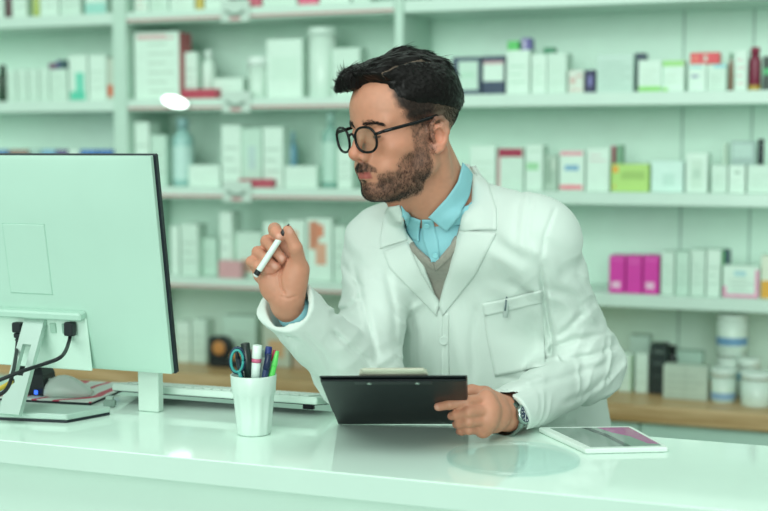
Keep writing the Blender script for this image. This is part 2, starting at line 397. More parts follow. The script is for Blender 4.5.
B(106.5, 113, 58, z, yl, .09, 'c6d4c4', ((.0, 1, .08, .36, 'd8704f'),), 'grey carton with an orange red square')
z = Z3
for (a, b_, c, lb) in ((-8, 8, '5f86b4', 'blue carton peeking over the monitor, far left'), (9, 28, '9a7f78', 'brown carton peeking over the monitor'), (29, 40, 'a8c8c0', 'pale carton peeking over the monitor beside the brown one'), (41, 55, '86b8d4', 'light blue carton peeking over the monitor'), (56, 67, '6d5f8e', 'purple carton peeking over the monitor'), (68, 79, WH, 'white carton peeking over the monitor'), (80, 97, '4f7fc0', 'left blue carton of the pair peeking over the monitor'), (97.5, 113, '4a78ba', 'right blue carton of the pair peeking over the monitor')):
    B(a, b_, 149.5, z, yl, .09, c, ((.1, .9, .3, .5, WH),), lb)
# middle shelving
z = Z1
for (a, b_, c, bd, lb) in ((133.5, 148, WH, PRINT('c9a9a4', 3, .1, .5), 'first white box on the top middle shelf'), (149, 168, WG, PRINT('a9c9b4', 3, .1, .5), 'second white box on the top middle shelf'), (169, 194, WH, PRINT('b9c9bc', 3, .1, .6), 'white box left of the yellow one on the top shelf'), (195, 203, 'c9b860', (), 'narrow yellow box on the top middle shelf'), (204, 228, WH, PRINT(), 'white box right of the yellow one on the top shelf'), (246, 261, 'cc6a7c', (), 'red box on the top middle shelf'), (262, 297, WG, PRINT(), 'white box left of the pink one on the top shelf'), (298, 318, 'e0708c', (), 'pink box on the top middle shelf'), (319, 350, WH, PRINT(), 'white box right of the pink one on the top shelf'), (352, 370, WG, PRINT(), 'white box above the hair on the top shelf')):
    B(a, b_, -26, z, yl, .08, c, bd, lb)
z = Z2
B(133.5, 179, 32, z, yl, .09, WH, PRINT('c2d8ca', 6, .1, .95, .3, .9)+PRINT('d8b8b8', 2, .9, .97, .06, .9), 'big white box with a red side above the monitor corner', side='c96a70')
B(184, 197, 52, z, yl+.03, .06, WH, PRINT(), 'white carton beside the big red sided box')
stock_bottle('white_bottle', 199, 212, 50, z, yl+.03, 'd6ecdf', 'dff2e8', 'white bottle beside the big red sided box')
B(181, 216, 89, z, yl-.02, .04, 'b8465a', (), 'flat crimson box lying on the shelf')
B(213, 243, 78, z, yl+.02, .06, WH, PRINT('c9e2d4', 2), 'low white pack left of the round tub')
stock_bottle('tub', 243.5, 264, 57, z, yl, 'd0e8da', 'e6f6ee', 'round white tub above the raised hand', 'tub', 'tub', capf=.22)
B(266, 302, 39, z, yl+.01, .09, WH, ((.1, .9, .3, .7, 'd0eadb'),), 'large white box left of the tall white canister')
stock_bottle('canister', 302.5, 331, 27, z, yl, 'd4ebde', 'd9efe3', 'tall white canister left of the hair', 'canister', 'tub', capf=.12)
B(332, 360, 48, z, yl, .08, WG, PRINT(), 'white box between the canister and the hair')
z = Z3
B(134, 149, 122, z, yl, .08, WH, PRINT(), 'white carton right of the upright above the monitor')
B(150, 166, 135, z, yl, .08, WB, PRINT(), 'pale carton left of the teal bottle')
stock_bottle('lotion_bottle', 168, 187, 118, z, yl, '9ccbc4', '8ab4b4', 'teal lotion bottle near the monitor corner', bands=((.12, .7, 'bfe2da'),))
B(188, 220, 165, z, yl, .07, WH, PRINT('c9e2d4', 2), 'low white box right of the teal bottle')
B(221, 241, 125, z, yl, .08, WH, PRINT(), 'tall white carton, first of three over the raised hand')
B(241.5, 262, 128, z, yl+.01, .08, WB, ((.3, .7, .3, .7, 'b9d4d0'),), 'tall white carton, second of three over the raised hand')
B(262.5, 283, 127, z, yl, .08, WH, PRINT(), 'tall white carton, third of three over the raised hand')
B(238, 273, 179, z, yl-.03, .025, 'b85062', (), 'flat red box lying in front of tall white cartons')
stock_bottle('blue_bottle', 284, 295, 132, z, yl+.06, '6fa4b8', '8fbcc8', 'blue bottle behind the low white box')
B(284, 317, 166, z, yl-.01, .06, WH, PRINT('d2e8dc', 2), 'low white box left of the pump bottle')
stock_bottle('pump_bottle', 318, 336, 112, z, yl, '8ab8aa', '9cc4b8', 'green pump bottle beside the glasses', bands=((.1, .72, 'b9dccd'),), neck=.35)
B(337, 352, 148, z, yl, .07, WH, PRINT(), 'white carton between pump bottle and glasses')
z = Z4
B(170, 179, 226, z, yl, .07, WH, (), 'narrow white carton beside the monitor edge')
B(180, 198, 224, z, yl, .07, WG, PRINT(), 'white carton right of the narrow one beside the monitor')
B(199, 217, 238, z, yl+.04, .06, WB, PRINT(), 'pale carton left of the hand on the lower shelf')
B(219, 232, 212, z, yl, .08, WH, PRINT(), 'tall white carton left of the raised hand')
B(218, 241, 261, z, yl-.03, .03, 'd6a4a8', (), 'low pink box in front of the tall white carton')
B(233, 262, 232, z, yl+.03, .06, WG, ((.3, .8, .1, .4, 'd8b09a'),), 'white carton behind the raised hand')
B(263, 286, 222, z, yl, .07, WH, ((.4, .9, .4, .7, 'd89a80'),), 'white carton with orange mark behind the thumb')
B(287, 305, 220, z, yl, .07, WH, ((.1, .6, .62, .82, 'd08868'), (.5, .9, .2, .5, 'dba888')), 'white carton with orange flowers right of the thumb')
B(306, 332, 218, z, yl, .07, WH, ((.1, .5, .5, .95, 'c98468'), (.35, .8, .25, .6, 'dca88e'), (.4, .7, .7, .9, 'd88a6c')), 'white carton with orange flowers beside the sleeve')
B(333, 346, 226, z, yl, .07, WG, PRINT(), 'white carton behind the upper sleeve')
z = ZW
B(176, 190, 322, z, yw, .07, WH, PRINT(), 'white carton on the worktop beside the monitor edge')
B(191, 206, 320, z, yw, .07, WG, PRINT(), 'white carton on the worktop left of the black dispenser')
B(222, 256, 316, z, yw+.08, .06, WB, PRINT(), 'white carton standing behind the black dispenser')
B(262, 290, 322, z, yw+.03, .06, 'b9c6b4', ((.2, .8, .2, .6, 'c9a880'),), 'brownish printed carton behind the raised wrist')
B(292, 320, 330, z, yw+.03, .06, 'b6a890', (), 'brown carton behind the raised cuff')
# black tape dispenser with an orange wheel
xc = xat(226, 360, yw-.02); s_ = 1.0
BLK = plastic('1d2628', .35); ORG = plastic('c98a4a', .4)
o = empty('tape_dispenser', (xc, yw-.03, ZW), 'black tape dispenser with an orange roll on the worktop', 'tape dispenser')
m = MB(); m.box((xc-.055, yw-.05, ZW+.0005), (xc+.07, yw-.005, ZW+.03), BLK, .006); m.box((xc-.055, yw-.05, ZW+.028), (xc-.03, yw-.005, ZW+.105), BLK, .006); m.build('base', o)
m = MB(); m.lathe([(.036, -.02), (.04, -.018), (.04, .018), (.036, .02)], (xc-.012, yw-.028, ZW+.068), BLK, 26, axis=(0, 1, 0)); m.build('wheel', o)
m = MB(); m.lathe([(.017, -.026), (.024, -.024), (.024, .024), (.017, .026)], (xc-.012, yw-.028, ZW+.068), ORG, 22, axis=(0, 1, 0))
m.box((xc+.03, yw-.045, ZW+.03), (xc+.068, yw-.012, ZW+.052), ORG, .004); m.build('orange_roll', o)
# ------------------------------------------------------------------ service counter
CTOP = mat('counter_gloss', 'e2faee', .05, vary=.01, spec=.28, coat=0)
CTOP.node_tree.nodes['Principled BSDF'].inputs['Coat Roughness'].default_value = .03
CFR = mat('counter_front', 'd2eade', .35, vary=.01)
yb_ = float(G(384, 415.5)[1]); yf_ = float(G(384, 477)[1])
r = empty('service_counter', (-.4, (yb_+yf_)/2, 0), 'white glossy service counter in front of the person', 'counter')
m = MB(); m.box((-2.6, yf_, ZC-.036), (1.2, yb_, ZC), CTOP, .0012); m.build('countertop', r)
m = MB(); m.box((-2.6, yf_-.0015, ZC-.0365), (1.2, yf_-.0002, ZC-.0012), mat('edge_shade_strip', 'cae3d7', .3, vary=.01)); m.build('edge_shade_strip', r)  # darker colour shades the slab's front face against the brighter top
m = MB(); m.box((-2.6, yf_+.06, .0), (1.2, yf_+.085, ZC-.036), CFR); m.build('front_panel', r)
m = MB(); m.box((-2.55, yf_+.085, .45), (1.15, yb_-.06, .47), CFR); m.build('inner_shelf', r)
for x in (-2.58, -.7, 1.16):
    m = MB(); m.box((x, yf_+.085, 0), (x+.025, yb_-.05, ZC-.036), CFR); m.build('support_panel', r)

# ------------------------------------------------------------------ computer monitor seen from behind
MON = mat('monitor_shell', 'b4d5c6', .32, vary=.01); MONW = mat('monitor_recess', 'd2ecdf', .35, vary=.01)
DARK = plastic('111c26', .35); SILV = mat('monitor_stand_silver', 'b9d0c6', .3, metal=.35, vary=.02)
SCREEN = mat('screen_glass', '0c1216', .12)
base = G(66, 421.5)
mr = empty('computer_monitor', (base[0]-.15, base[1]+.1, ZC), 'large pale computer monitor seen from behind on the counter', 'computer monitor')
YM = float(base[1])+.075
cr = YP(171, 374.5, YM)                               # lower right corner of the shell
tilt = math.radians(9.0)
WM = .66
ex = np.array([1.0, 0, 0]); eu = np.array([0, -math.sin(tilt), math.cos(tilt)]); en = np.array([0, -math.cos(tilt), -math.sin(tilt)])
RM = np.stack([ex, -en, eu], 1)                        # local (x, depth to the screen side, up)
OM = cr - ex*WM
_r = ray(151, 156.5); _t = ((cr-CAM)@en)/(_r@en); HM = float(np.linalg.solve(RM, CAM+_r*_t-OM)[2])
m = MB()                                               # dark screen frame on the far side
m.box((.0, .012, -.003), (WM+.003, .024, HM+.0015), DARK, .002, RM, OM); fr = m.build('screen_frame', mr)
m = MB(); m.box((.008, .0241, .012), (WM-.006, .0246, HM-.008), SCREEN, 0, RM, OM); m.build('screen', fr)
# pale shell: outer rim slopes to a gently domed back
nx, nz_ = 25, 17
def shell(u, v):                                       # thickness of the shell towards the camera
    e = min(u, 1-u)*WM; g = min(v, 1-v)*HM
    return -.012*min(1, e/.10)**.6*min(1, g/.09)**.6
m = MB(); V = []; F = []
us = [0, .004, .012, .03, .06, .1, .15]+list(np.linspace(.2, .8, 13))+[.85, .9, .94, .97, .988, .996, 1]
vs = [0, .006, .02, .05, .1, .16, .23]+list(np.linspace(.3, .7, 7))+[.77, .84, .9, .95, .98, .994, 1]
for v in vs:
    for u in us: V.append(OM+RM@np.array([u*WM, .003+shell(u, v), v*HM]))
for j in range(len(vs)-1):
    for i in range(len(us)-1):
        # lower middle opening holds the sockets
        uu, vv = us[i]*WM, vs[j]*HM
        F.append((j*len(us)+i, j*len(us)+i+1, (j+1)*len(us)+i+1, (j+1)*len(us)+i))
m.add(V, F, MON, True)
m.box((0, .003, 0), (WM, .0119, HM), MON, .001, RM, OM)
m.build('back_shell', mr)
# cover plate outline (thin groove frame) and lower socket recess
def onshell(px, py, off):
    rr_ = ray(px, py); q = OM+RM@np.array([0, off, 0]); n = en
    return CAM+rr_*(((q-CAM)@n)/(rr_@n))
pl = [onshell(*p, -.0092) for p in ((4, 222), (46.5, 224), (51, 296), (9, 293))]
m = MB(); GRV = mat('seam_grey', '9fc9b6', .5)
loc4 = [np.linalg.solve(RM, p-OM) for p in pl]
a0, a1 = min(l[0] for l in loc4)+.004, max(l[0] for l in loc4)-.004; b0, b1 = min(l[2] for l in loc4)+.002, max(l[2] for l in loc4)-.002
for q in (((a0, b0), (a1, b0+.0009)), ((a0, b1-.0009), (a1, b1)), ((a0, b0), (a0+.0009, b1)), ((a1-.0009, b0), (a1, b1))):
    m.box((q[0][0], -.0094, q[0][1]), (q[1][0], -.006, q[1][1]), GRV, 0, RM, OM)
m.box((a0+.001, -.0105, b0+.001), (a1-.001, -.006, b1-.001), MON, .001, RM, OM)
m.build('cover_plate', mr)
# raised housing round the recess: the back shell's thick centre ends above the sockets
l0 = np.linalg.solve(RM, onshell(86, 318, -.012)-OM); l1 = np.linalg.solve(RM, onshell(93, 366, -.012)-OM)
xr, zr = l0[0], l0[2]
m = MB()
m.box((xr-.28, -.0125, .0), (xr, -.008, zr), MONW, .002, RM, OM)
m.box((xr-.28, -.030, zr-.002), (xr+.0, -.008, zr+.012), MON, .003, RM, OM)
for k, c in ((.075, 'a7c9b8'), (.05, '8fb0a2')):
    m.box((xr-k, -.016, zr-.03), (xr-k+.012, -.011, zr-.012), plastic(c), .001, RM, OM)
m.build('socket_recess', mr)
# stand: base plate, leaning slotted arm
P0, P1, P2 = G(0, 420.3), G(67, 423.2), G(116, 415.4)
bxd = nz(P1-P0); byd = np.array([-bxd[1], bxd[0], 0]); bl_ = abs(float((P2-P1)@byd)); bk_ = float((P2-P1)@bxd)
RB = np.stack([bxd, byd+bxd*(bk_/bl_)*.8, np.array([0, 0, 1.0])], 1)
m = MB(); m.box((-.30, 0, .0008), (0, bl_, .005), DARK, 0, RB, P1); m.box((-.301, -.001, .005), (.001, bl_+.001, .0155), SILV, .0015, RB, P1)
m.build('base_plate', mr)
top = onshell(37, 318, -.010); bot = G(10, 415, ZC+.0155)
tx = float(top[0]); bxm = float(bot[0]); hw = .021
m = MB(); n_ = 12
A = bot.copy(); Bv = np.array([tx, float(top[1])+.004, float(top[2])+.012])
d_ = (Bv-A); L_ = np.linalg.norm(d_); d_ /= L_; tn = np.cross(ex, d_)*1.0
sx0, sx1, st0, st1 = -.010, .008, .36, .66            # slot limits
def slab(x0, x1, t0, t1):
    P = []
    for t_ in (t0, t1):
        for o_ in (-.005, .005):
            for x_ in (x0, x1):
                c_ = A+d_*L_*t_; P.append(np.array([c_[0]+x_, c_[1], c_[2]])+tn*o_)
    m.add(P, [(0, 1, 3, 2), (4, 6, 7, 5), (0, 4, 5, 1), (2, 3, 7, 6), (0, 2, 6, 4), (1, 5, 7, 3)], SILV)
slab(-hw, hw, 0, st0); slab(-hw, hw, st1, 1.0); slab(-hw, sx0, st0, st1); slab(sx1, hw, st0, st1)
m.build('stand_arm', mr)
# cables with black plugs
def cable(name, pts, label, plug, r=.0032, col='10181c'):
    P = [np.array(p) for p in pts]; Q = []
    for i in range(len(P)-1):
        p0, p1, p2, p3 = P[max(i-1, 0)], P[i], P[i+1], P[min(i+2, len(P)-1)]
        for t in np.linspace(0, 1, 10, endpoint=False):
            Q.append(.5*((2*p1)+(-p0+p2)*t+(2*p0-5*p1+4*p2-p3)*t*t+(-p0+3*p1-3*p2+p3)*t**3))
    Q.append(P[-1])
    m = MB(); m.tube(Q, r, plastic(col, .6), 8); o = m.build(name, loc=P[0]); tag(o, label, 'cable')
    m = MB(); PB = plastic('141c20', .5)
    for (z0, z1, w) in plug: m.box((-w, -w*.8, z0), (w, w*.8, z1), PB, .002, None, P[0])
    m.build('plug', o); return o
p = lambda x, y, o: onshell(x, y, o)
s1 = p(18, 329, -.0235)
cable('power_cable', [s1, s1+np.array([0, -.004, -.03]), W(13, 372, 2.0), W(4, 392, 1.97), W(-20, 400, 1.96)], 'black power cable hanging behind the monitor stand', ((-.006, .012, .009), (-.016, -.007, .007), (-.022, -.017, .0055), (-.028, -.023, .005)))
s2 = p(70, 329, -.0235)
cable('video_cable', [s2, s2+np.array([0, -.003, -.02]), W(62, 356, 2.02), W(44, 364, 2.01), W(20, 372, 1.97), W(-20, 388, 1.95)], 'black video cable curving from its plug past the stand', ((-.012, .012, .009),))
cable('yellow_cable', [W(12, 381, 2.0), W(5, 386, 1.985), W(-20, 398, 1.97)], 'short yellow cable end beside the monitor stand', ((-.004, .004, .004),), .004, 'd0b840')
KBW0 = plastic('d0e6da', .35)
# white support post under the monitor corner
m = MB(); q = G(132, 418); 
q[1] = max(q[1], YM+.04)
m.box((q[0]-.021, q[1]+.004, ZC+.0005), (q[0]+.0205, q[1]+.022, ZC+.10), KBW0, .0015)
tag(m.build('support_block', loc=(q[0], q[1]+.013, ZC)), 'narrow white block standing under the lower corner of the monitor', 'block')
# black desk speaker behind the stand, with a blue light
q = G(36, 396); m = MB()
m.rings([[q+np.array([x*s, y*s*.8, h]) for x, y in ((-.03, -.03), (.035, -.03), (.03, .03), (-.028, .03))] for s, h in ((1.0, .0006), (1.0, .02), (.92, .045), (.7, .062))], plastic('10191d', .4), smooth=False)
o = tag(m.build('desk_speaker', loc=q), 'black desk speaker with a blue light behind the monitor stand', 'speaker')
m = MB(); bl = bpy.data.materials.new('blue_led'); bl.use_nodes = True
bb = bl.node_tree.nodes['Principled BSDF']; bb.inputs['Base Color'].default_value = lin('3a6cd8')+(1,); bb.inputs['Emission Color'].default_value = lin('3a6cff')+(1,); bb.inputs['Emission Strength'].default_value = 1.2
m.box((.018, -.0315, .010), (.026, -.0285, .018), bl, .001, None, q); m.build('indicator_light', o)
# mouse pad and mouse
PADM = mat('mouse_pad_print', 'd5e2da', .5)
nt = PADM.node_tree; vb = nt.nodes['Principled BSDF']
wv = nt.nodes.new('ShaderNodeTexWave'); wv.inputs['Scale'].default_value = 6; wv.inputs['Distortion'].default_value = 14; wv.inputs['Detail Scale'].default_value = .6
rp = nt.nodes.new('ShaderNodeValToRGB'); rp.color_ramp.elements[0].position = .80; rp.color_ramp.elements[0].color = lin('d8e4dc')+(1,); rp.color_ramp.elements[1].position = .86; rp.color_ramp.elements[1].color = lin('c83c5a')+(1,)
tc = nt.nodes.new('ShaderNodeTexCoord'); nt.links.new(tc.outputs['Object'], wv.inputs['Vector']); nt.links.new(wv.outputs['Fac'], rp.inputs['Fac']); nt.links.new(rp.outputs['Color'], vb.inputs['Base Color'])
q = G(66, 400); pr = rotz(.12)
m = MB(); m.box((-.13, -.035, .0006), (.068, .16, .004), DARK, 0, pr, q); m.box((-.13, -.035, .004), (.068, .16, .0062), PADM, .0008, pr, q)
PADQ = q
# keep the pad clear of the edge
tag(m.build('mouse_pad', loc=q), 'white mouse pad with red swirls behind the monitor base', 'mouse pad')
q = G(66, 396, ZC+.0062); m = MB(); MW = plastic('c9d8cf', .3); R_ = []; mz = rotz(.35)
for t in np.linspace(0, 1, 13):                        # a low dome, long side along the counter
    x = -.047+.094*t; w = .029*math.sqrt(max(.02, 1-(abs(t-.52)/.53)**2.6)); h = .037*max(.05, math.sin(PI*(.08+.86*t**.8)))
    R_.append([q+mz@np.array([x, .012+w*math.cos(a), .0005+h*(max(0, math.sin(a))**.8)]) for a in np.linspace(0, 2*PI, 24, endpoint=False)])
m.rings(R_, MW); o = tag(m.build('computer_mouse', loc=q), 'white computer mouse on the red swirled mouse pad', 'mouse')
m = MB(); m.box((-.036, .010, .024), (-.022, .016, .031), plastic('9fb2a8'), .002, mz, q); m.build('scroll_wheel', o)
# usb receiver
q = G(110, 407); m = MB(); m.box((-.011, -.006, .0005), (.010, .008, .013), plastic('8fa79c', .2), .002, rotz(.3), q)
o = tag(m.build('usb_receiver', loc=q), 'small grey usb receiver between monitor base and white block', 'usb receiver')
m = MB(); m.box((-.007, -.004, .013), (.006, .006, .020), plastic('a9c0b4', .2), .001, rotz(.3), q); m.build('plug', o)
# keyboard: its raised back edge faces the camera
KBW = plastic('d6ece1', .35)
k0, k1 = G(112, 402), G(317, 417.3)
kd = k1-k0; kl = float(np.linalg.norm(kd)); ka = math.atan2(kd[1], kd[0]); kr = rotz(ka)
tk = math.radians(-9); Rk = kr@np.array([[1, 0, 0], [0, math.cos(tk), -math.sin(tk)], [0, math.sin(tk), math.cos(tk)]])
kq = k0+np.array([0, .0, .030])
r = empty('keyboard', k0, 'white computer keyboard with raised back edge lying behind the pen cup', 'keyboard')
m = MB(); m.box((0, 0, -.008), (kl, .125, .005), KBW, .002, Rk, kq); m.build('case', r)
m = MB(); m.box((.004, .003, -.0095), (kl-.004, .12, -.0081), DARK, 0, Rk, kq); m.build('underside', r)
for x in (.03, kl-.05):
    m = MB(); m.box((x, .055, .0006), (x+.02, .063, .0120), DARK, 0, kr, k0); m.build('foot', r)
keys = MB(); KEY = plastic('e2f2ea', .4)
for j in range(5):
    for i in range(int((kl-.02)/.019)):
        keys.box((.01+i*.019, .012+j*.021, .005), (.0265+i*.019, .030+j*.021, .0072), KEY, .001, Rk, kq)
tag(keys.build('keys', r), kind='stuff')
# ------------------------------------------------------------------ pen cup and what stands in it
q = G(254, 433.5); CW = plastic('d3e6dd', .3)
HC = float(W(254, 374, float(q@FH))[2])-ZC
r0, r1 = .0280, .0378
m = MB(); N = 12; R_ = []
def ringp(r, z, nn=48, facet=0.0):
    out = []
    for j in range(nn):
        a = 2*PI*j/nn; k = 1-facet*(1-math.cos((a % (2*PI/N))*N-PI))*.5
        out.append(q+np.array([r*k*math.cos(a), r*k*math.sin(a), z]))
    return out
rr = lambda t: r0+(r1-r0)*t
R_ = [ringp(rr(0)*.96, .0006), ringp(rr(.02), .003, facet=.03), ringp(rr(.3), HC*.3, facet=.085), ringp(rr(.66), HC*.66, facet=.08), ringp(rr(.70)+.0012, HC*.705), ringp(rr(1), HC-.001), ringp(rr(1)-.0006, HC), ringp(rr(1)-.002, HC-.001), ringp(rr(.5)-.003, HC*.5), ringp(r0-.003, .004)]
m.rings(R_, CW); CUPQ = q.copy()
tag(m.build('pen_cup', loc=q), 'white faceted plastic cup full of pens on the counter', 'cup')
def stick(name, px0, py0, dx, rad, parts, label, cat, dep=0.0, base=(0, 0)):
    """a pen from the bottom of the cup through (px0, py0) at the rim side; parts = (t0, t1, radius factor, colour, part name or None)"""
    tip = W(px0, py0, float(q@FH)+dep); b0 = q+np.array([base[0], base[1], .006]); o = None
    d = tip-b0; L = np.linalg.norm(d); d /= L
    for (t0, t1, k0, k1, c, nm) in parts:
        mm = MB(); mm.lathe([(rad*k0*.9, L*t0), (rad*k0, L*t0+.0008), (rad*k1, L*t1-.0008), (rad*k1*.85, L*t1)], b0, plastic(c, .3), 14, axis=d)
        if o is None: o = tag(mm.build(name, loc=b0), label, cat)
        else: mm.build(nm, o)
    return o, b0, d, L
stick('marker', 245, 343, 0, .0075, ((0, .6, .95, .95, '15201f', None), (.6, 1, 1.08, 1.0, '1a2826', 'cap')), 'thick black marker leaning in the pen cup', 'marker', -.008, (.007, -.004))
stick('marker', 257.5, 345, 0, .0078, ((0, .62, .95, .95, '8fcbd8', None), (.62, .80, .97, .97, 'dcefe8', 'barrel_end'), (.80, .845, 1.02, 1.02, 'd46a8e', 'pink_ring'), (.845, 1, 1.05, 1.0, 'e8f4ee', 'cap')), 'white and light blue marker with a pink ring in the pen cup', 'marker', -.012, (.001, -.010))
stick('pen', 269, 354, 0, .0055, ((0, .8, .9, 1, '22345e', None), (.8, 1, 1.1, .9, '1c2a4c', 'cap')), 'dark navy pen in the pen cup beside the green one', 'pen', -.010, (.006, -.009))
o, b0, d, L = stick('pen', 277.5, 351, 0, .0052, ((0, .82, .95, .95, '5fd860', None), (.82, 1, 1.05, .55, '6fe070', 'push_button')), 'bright green pen at the right of the pen cup', 'pen', -.004, (.010, -.004))
stick('pen', 269, 346.5, 0, .0055, ((0, .8, .9, 1, 'c9dbe4', None), (.8, 1, 1.15, 1.0, '2c3c8c', 'cap')), 'pale pen with a deep blue cap at the back of the cup', 'pen', .012, (.004, .006))
stick('pen', 275.5, 350, 0, .005, ((0, .86, .9, 1, 'd8e6de', None), (.86, 1, 1.1, .8, 'b83a4c', 'cap')), 'white pen with a red cap at the back of the cup', 'pen', .012, (.008, .004))
stick('pen', 263, 349, 0, .0046, ((0, .9, .9, 1, 'dbe8e2', None), (.9, 1, .9, .5, 'a9bcb6', 'push_button')), 'white ballpoint pen behind the white and light blue marker', 'pen', .006, (.002, .004))
stick('pen', 236.5, 351, 0, .0046, ((0, .9, .9, 1, '2a3a44', None), (.9, 1, 1, .5, '1b262c', 'push_button')), 'slim dark pen behind the scissors', 'pen', .012, (-.006, .004))
stick('pencil', 251, 349, 0, .004, ((0, .9, 1, 1, '49848c', None), (.9, 1, .9, .9, 'c9c2b4', 'eraser')), 'teal pencil between the two thick markers', 'pencil', .012, (0, .002))
# scissors: two ring handles and closed blades
TEAL = plastic('2f9c98', .35); NAVY = plastic('1f3350', .35)
dq = float(q@FH)
o = empty('scissors', q+np.array([-.006, -.004, .006]), 'teal and navy handled scissors at the left of the pen cup', 'scissors')
m = MB(); m.tube([W(237+6.0*math.cos(a), 361+11.0*math.sin(a), dq-.018) for a in np.linspace(0, 2*PI, 25)], .0022, TEAL, 8); 
m.tube([W(239, 372, dq-.018), W(243, 384, dq-.014)], .003, TEAL, 8); m.build('handle', o)
m = MB(); m.tube([W(237.5+7.6*math.cos(a), 360.5+13*math.sin(a), dq-.013) for a in np.linspace(0, 2*PI, 25)], .0022, NAVY, 8)
m.tube([W(240, 373, dq-.013), W(244, 384, dq-.011)], .003, NAVY, 8); m.build('handle', o)
m = MB(); a_, b_ = W(243, 383, dq-.013), q+np.array([-.008, -.006, .007])
m.tube([a_, b_], [.004, .0012], mat('steel', 'b8c4c2', .25, metal=1), 6, flat=.4); m.build('blade', o)
# ------------------------------------------------------------------ tablet and glass plate
c = [G(538, 432.2), G(631, 431.2), G(669, 452.5), G(586, 454.5)]
ctr = sum(c)/4
o = empty('tablet', ctr, 'white tablet with a grey and magenta screen lying on the counter', 'tablet')
TW = plastic('e4f2ea', .3)
def quadpt(u, v, z): p = (c[3]*(1-u)+c[2]*u)*(1-v)+(c[0]*(1-u)+c[1]*u)*v; return np.array([p[0], p[1], ZC+z])
m = MB(); m.rings([[quadpt(.5+(u-.5)*k, .5+(v-.5)*k, z) for u, v in ((.02, 0), (.98, 0), (1, .02), (1, .98), (.98, 1), (.02, 1), (0, .98), (0, .02))] for k, z in ((.98, .0006), (1, .002), (1, .007), (.985, .0085))], TW, smooth=False); m.build('body', o); m = MB()
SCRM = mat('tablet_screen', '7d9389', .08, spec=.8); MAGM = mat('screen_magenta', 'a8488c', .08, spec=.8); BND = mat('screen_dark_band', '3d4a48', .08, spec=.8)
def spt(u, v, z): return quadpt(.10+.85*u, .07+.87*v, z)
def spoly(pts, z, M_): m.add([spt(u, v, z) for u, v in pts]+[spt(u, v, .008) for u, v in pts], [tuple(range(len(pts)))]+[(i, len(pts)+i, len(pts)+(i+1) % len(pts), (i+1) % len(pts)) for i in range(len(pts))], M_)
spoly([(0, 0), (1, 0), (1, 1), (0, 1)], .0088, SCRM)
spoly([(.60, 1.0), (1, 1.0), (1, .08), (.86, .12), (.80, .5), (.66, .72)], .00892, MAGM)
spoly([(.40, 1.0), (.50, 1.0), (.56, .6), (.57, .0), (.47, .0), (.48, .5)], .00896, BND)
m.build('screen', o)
q = G(513, 461); m = MB()
def thin_glass(key, col, k):
    m = bpy.data.materials.new(key); m.use_nodes = True; nt = m.node_tree; nt.nodes.remove(nt.nodes['Principled BSDF'])
    a = nt.nodes.new('ShaderNodeBsdfTransparent'); a.inputs[0].default_value = col+(1,); b = nt.nodes.new('ShaderNodeBsdfGlossy'); b.inputs['Roughness'].default_value = .03
    mx = nt.nodes.new('ShaderNodeMixShader')
    mx.inputs[0].default_value = k; nt.links.new(a.outputs[0], mx.inputs[1]); nt.links.new(b.outputs[0], mx.inputs[2])
    nt.links.new(mx.outputs[0], nt.nodes['Material Output'].inputs[0]); return m
GL = thin_glass('clear_glass', (.94, .98, .98), .08)
m.lathe([(.094, .0008), (.099, .002), (.100, .006), (.097, .0085), (.092, .0075), (.085, .006)], q, GL, 56)
tag(m.build('glass_plate', loc=q), 'round clear glass plate on the counter in front of the tablet', 'plate')
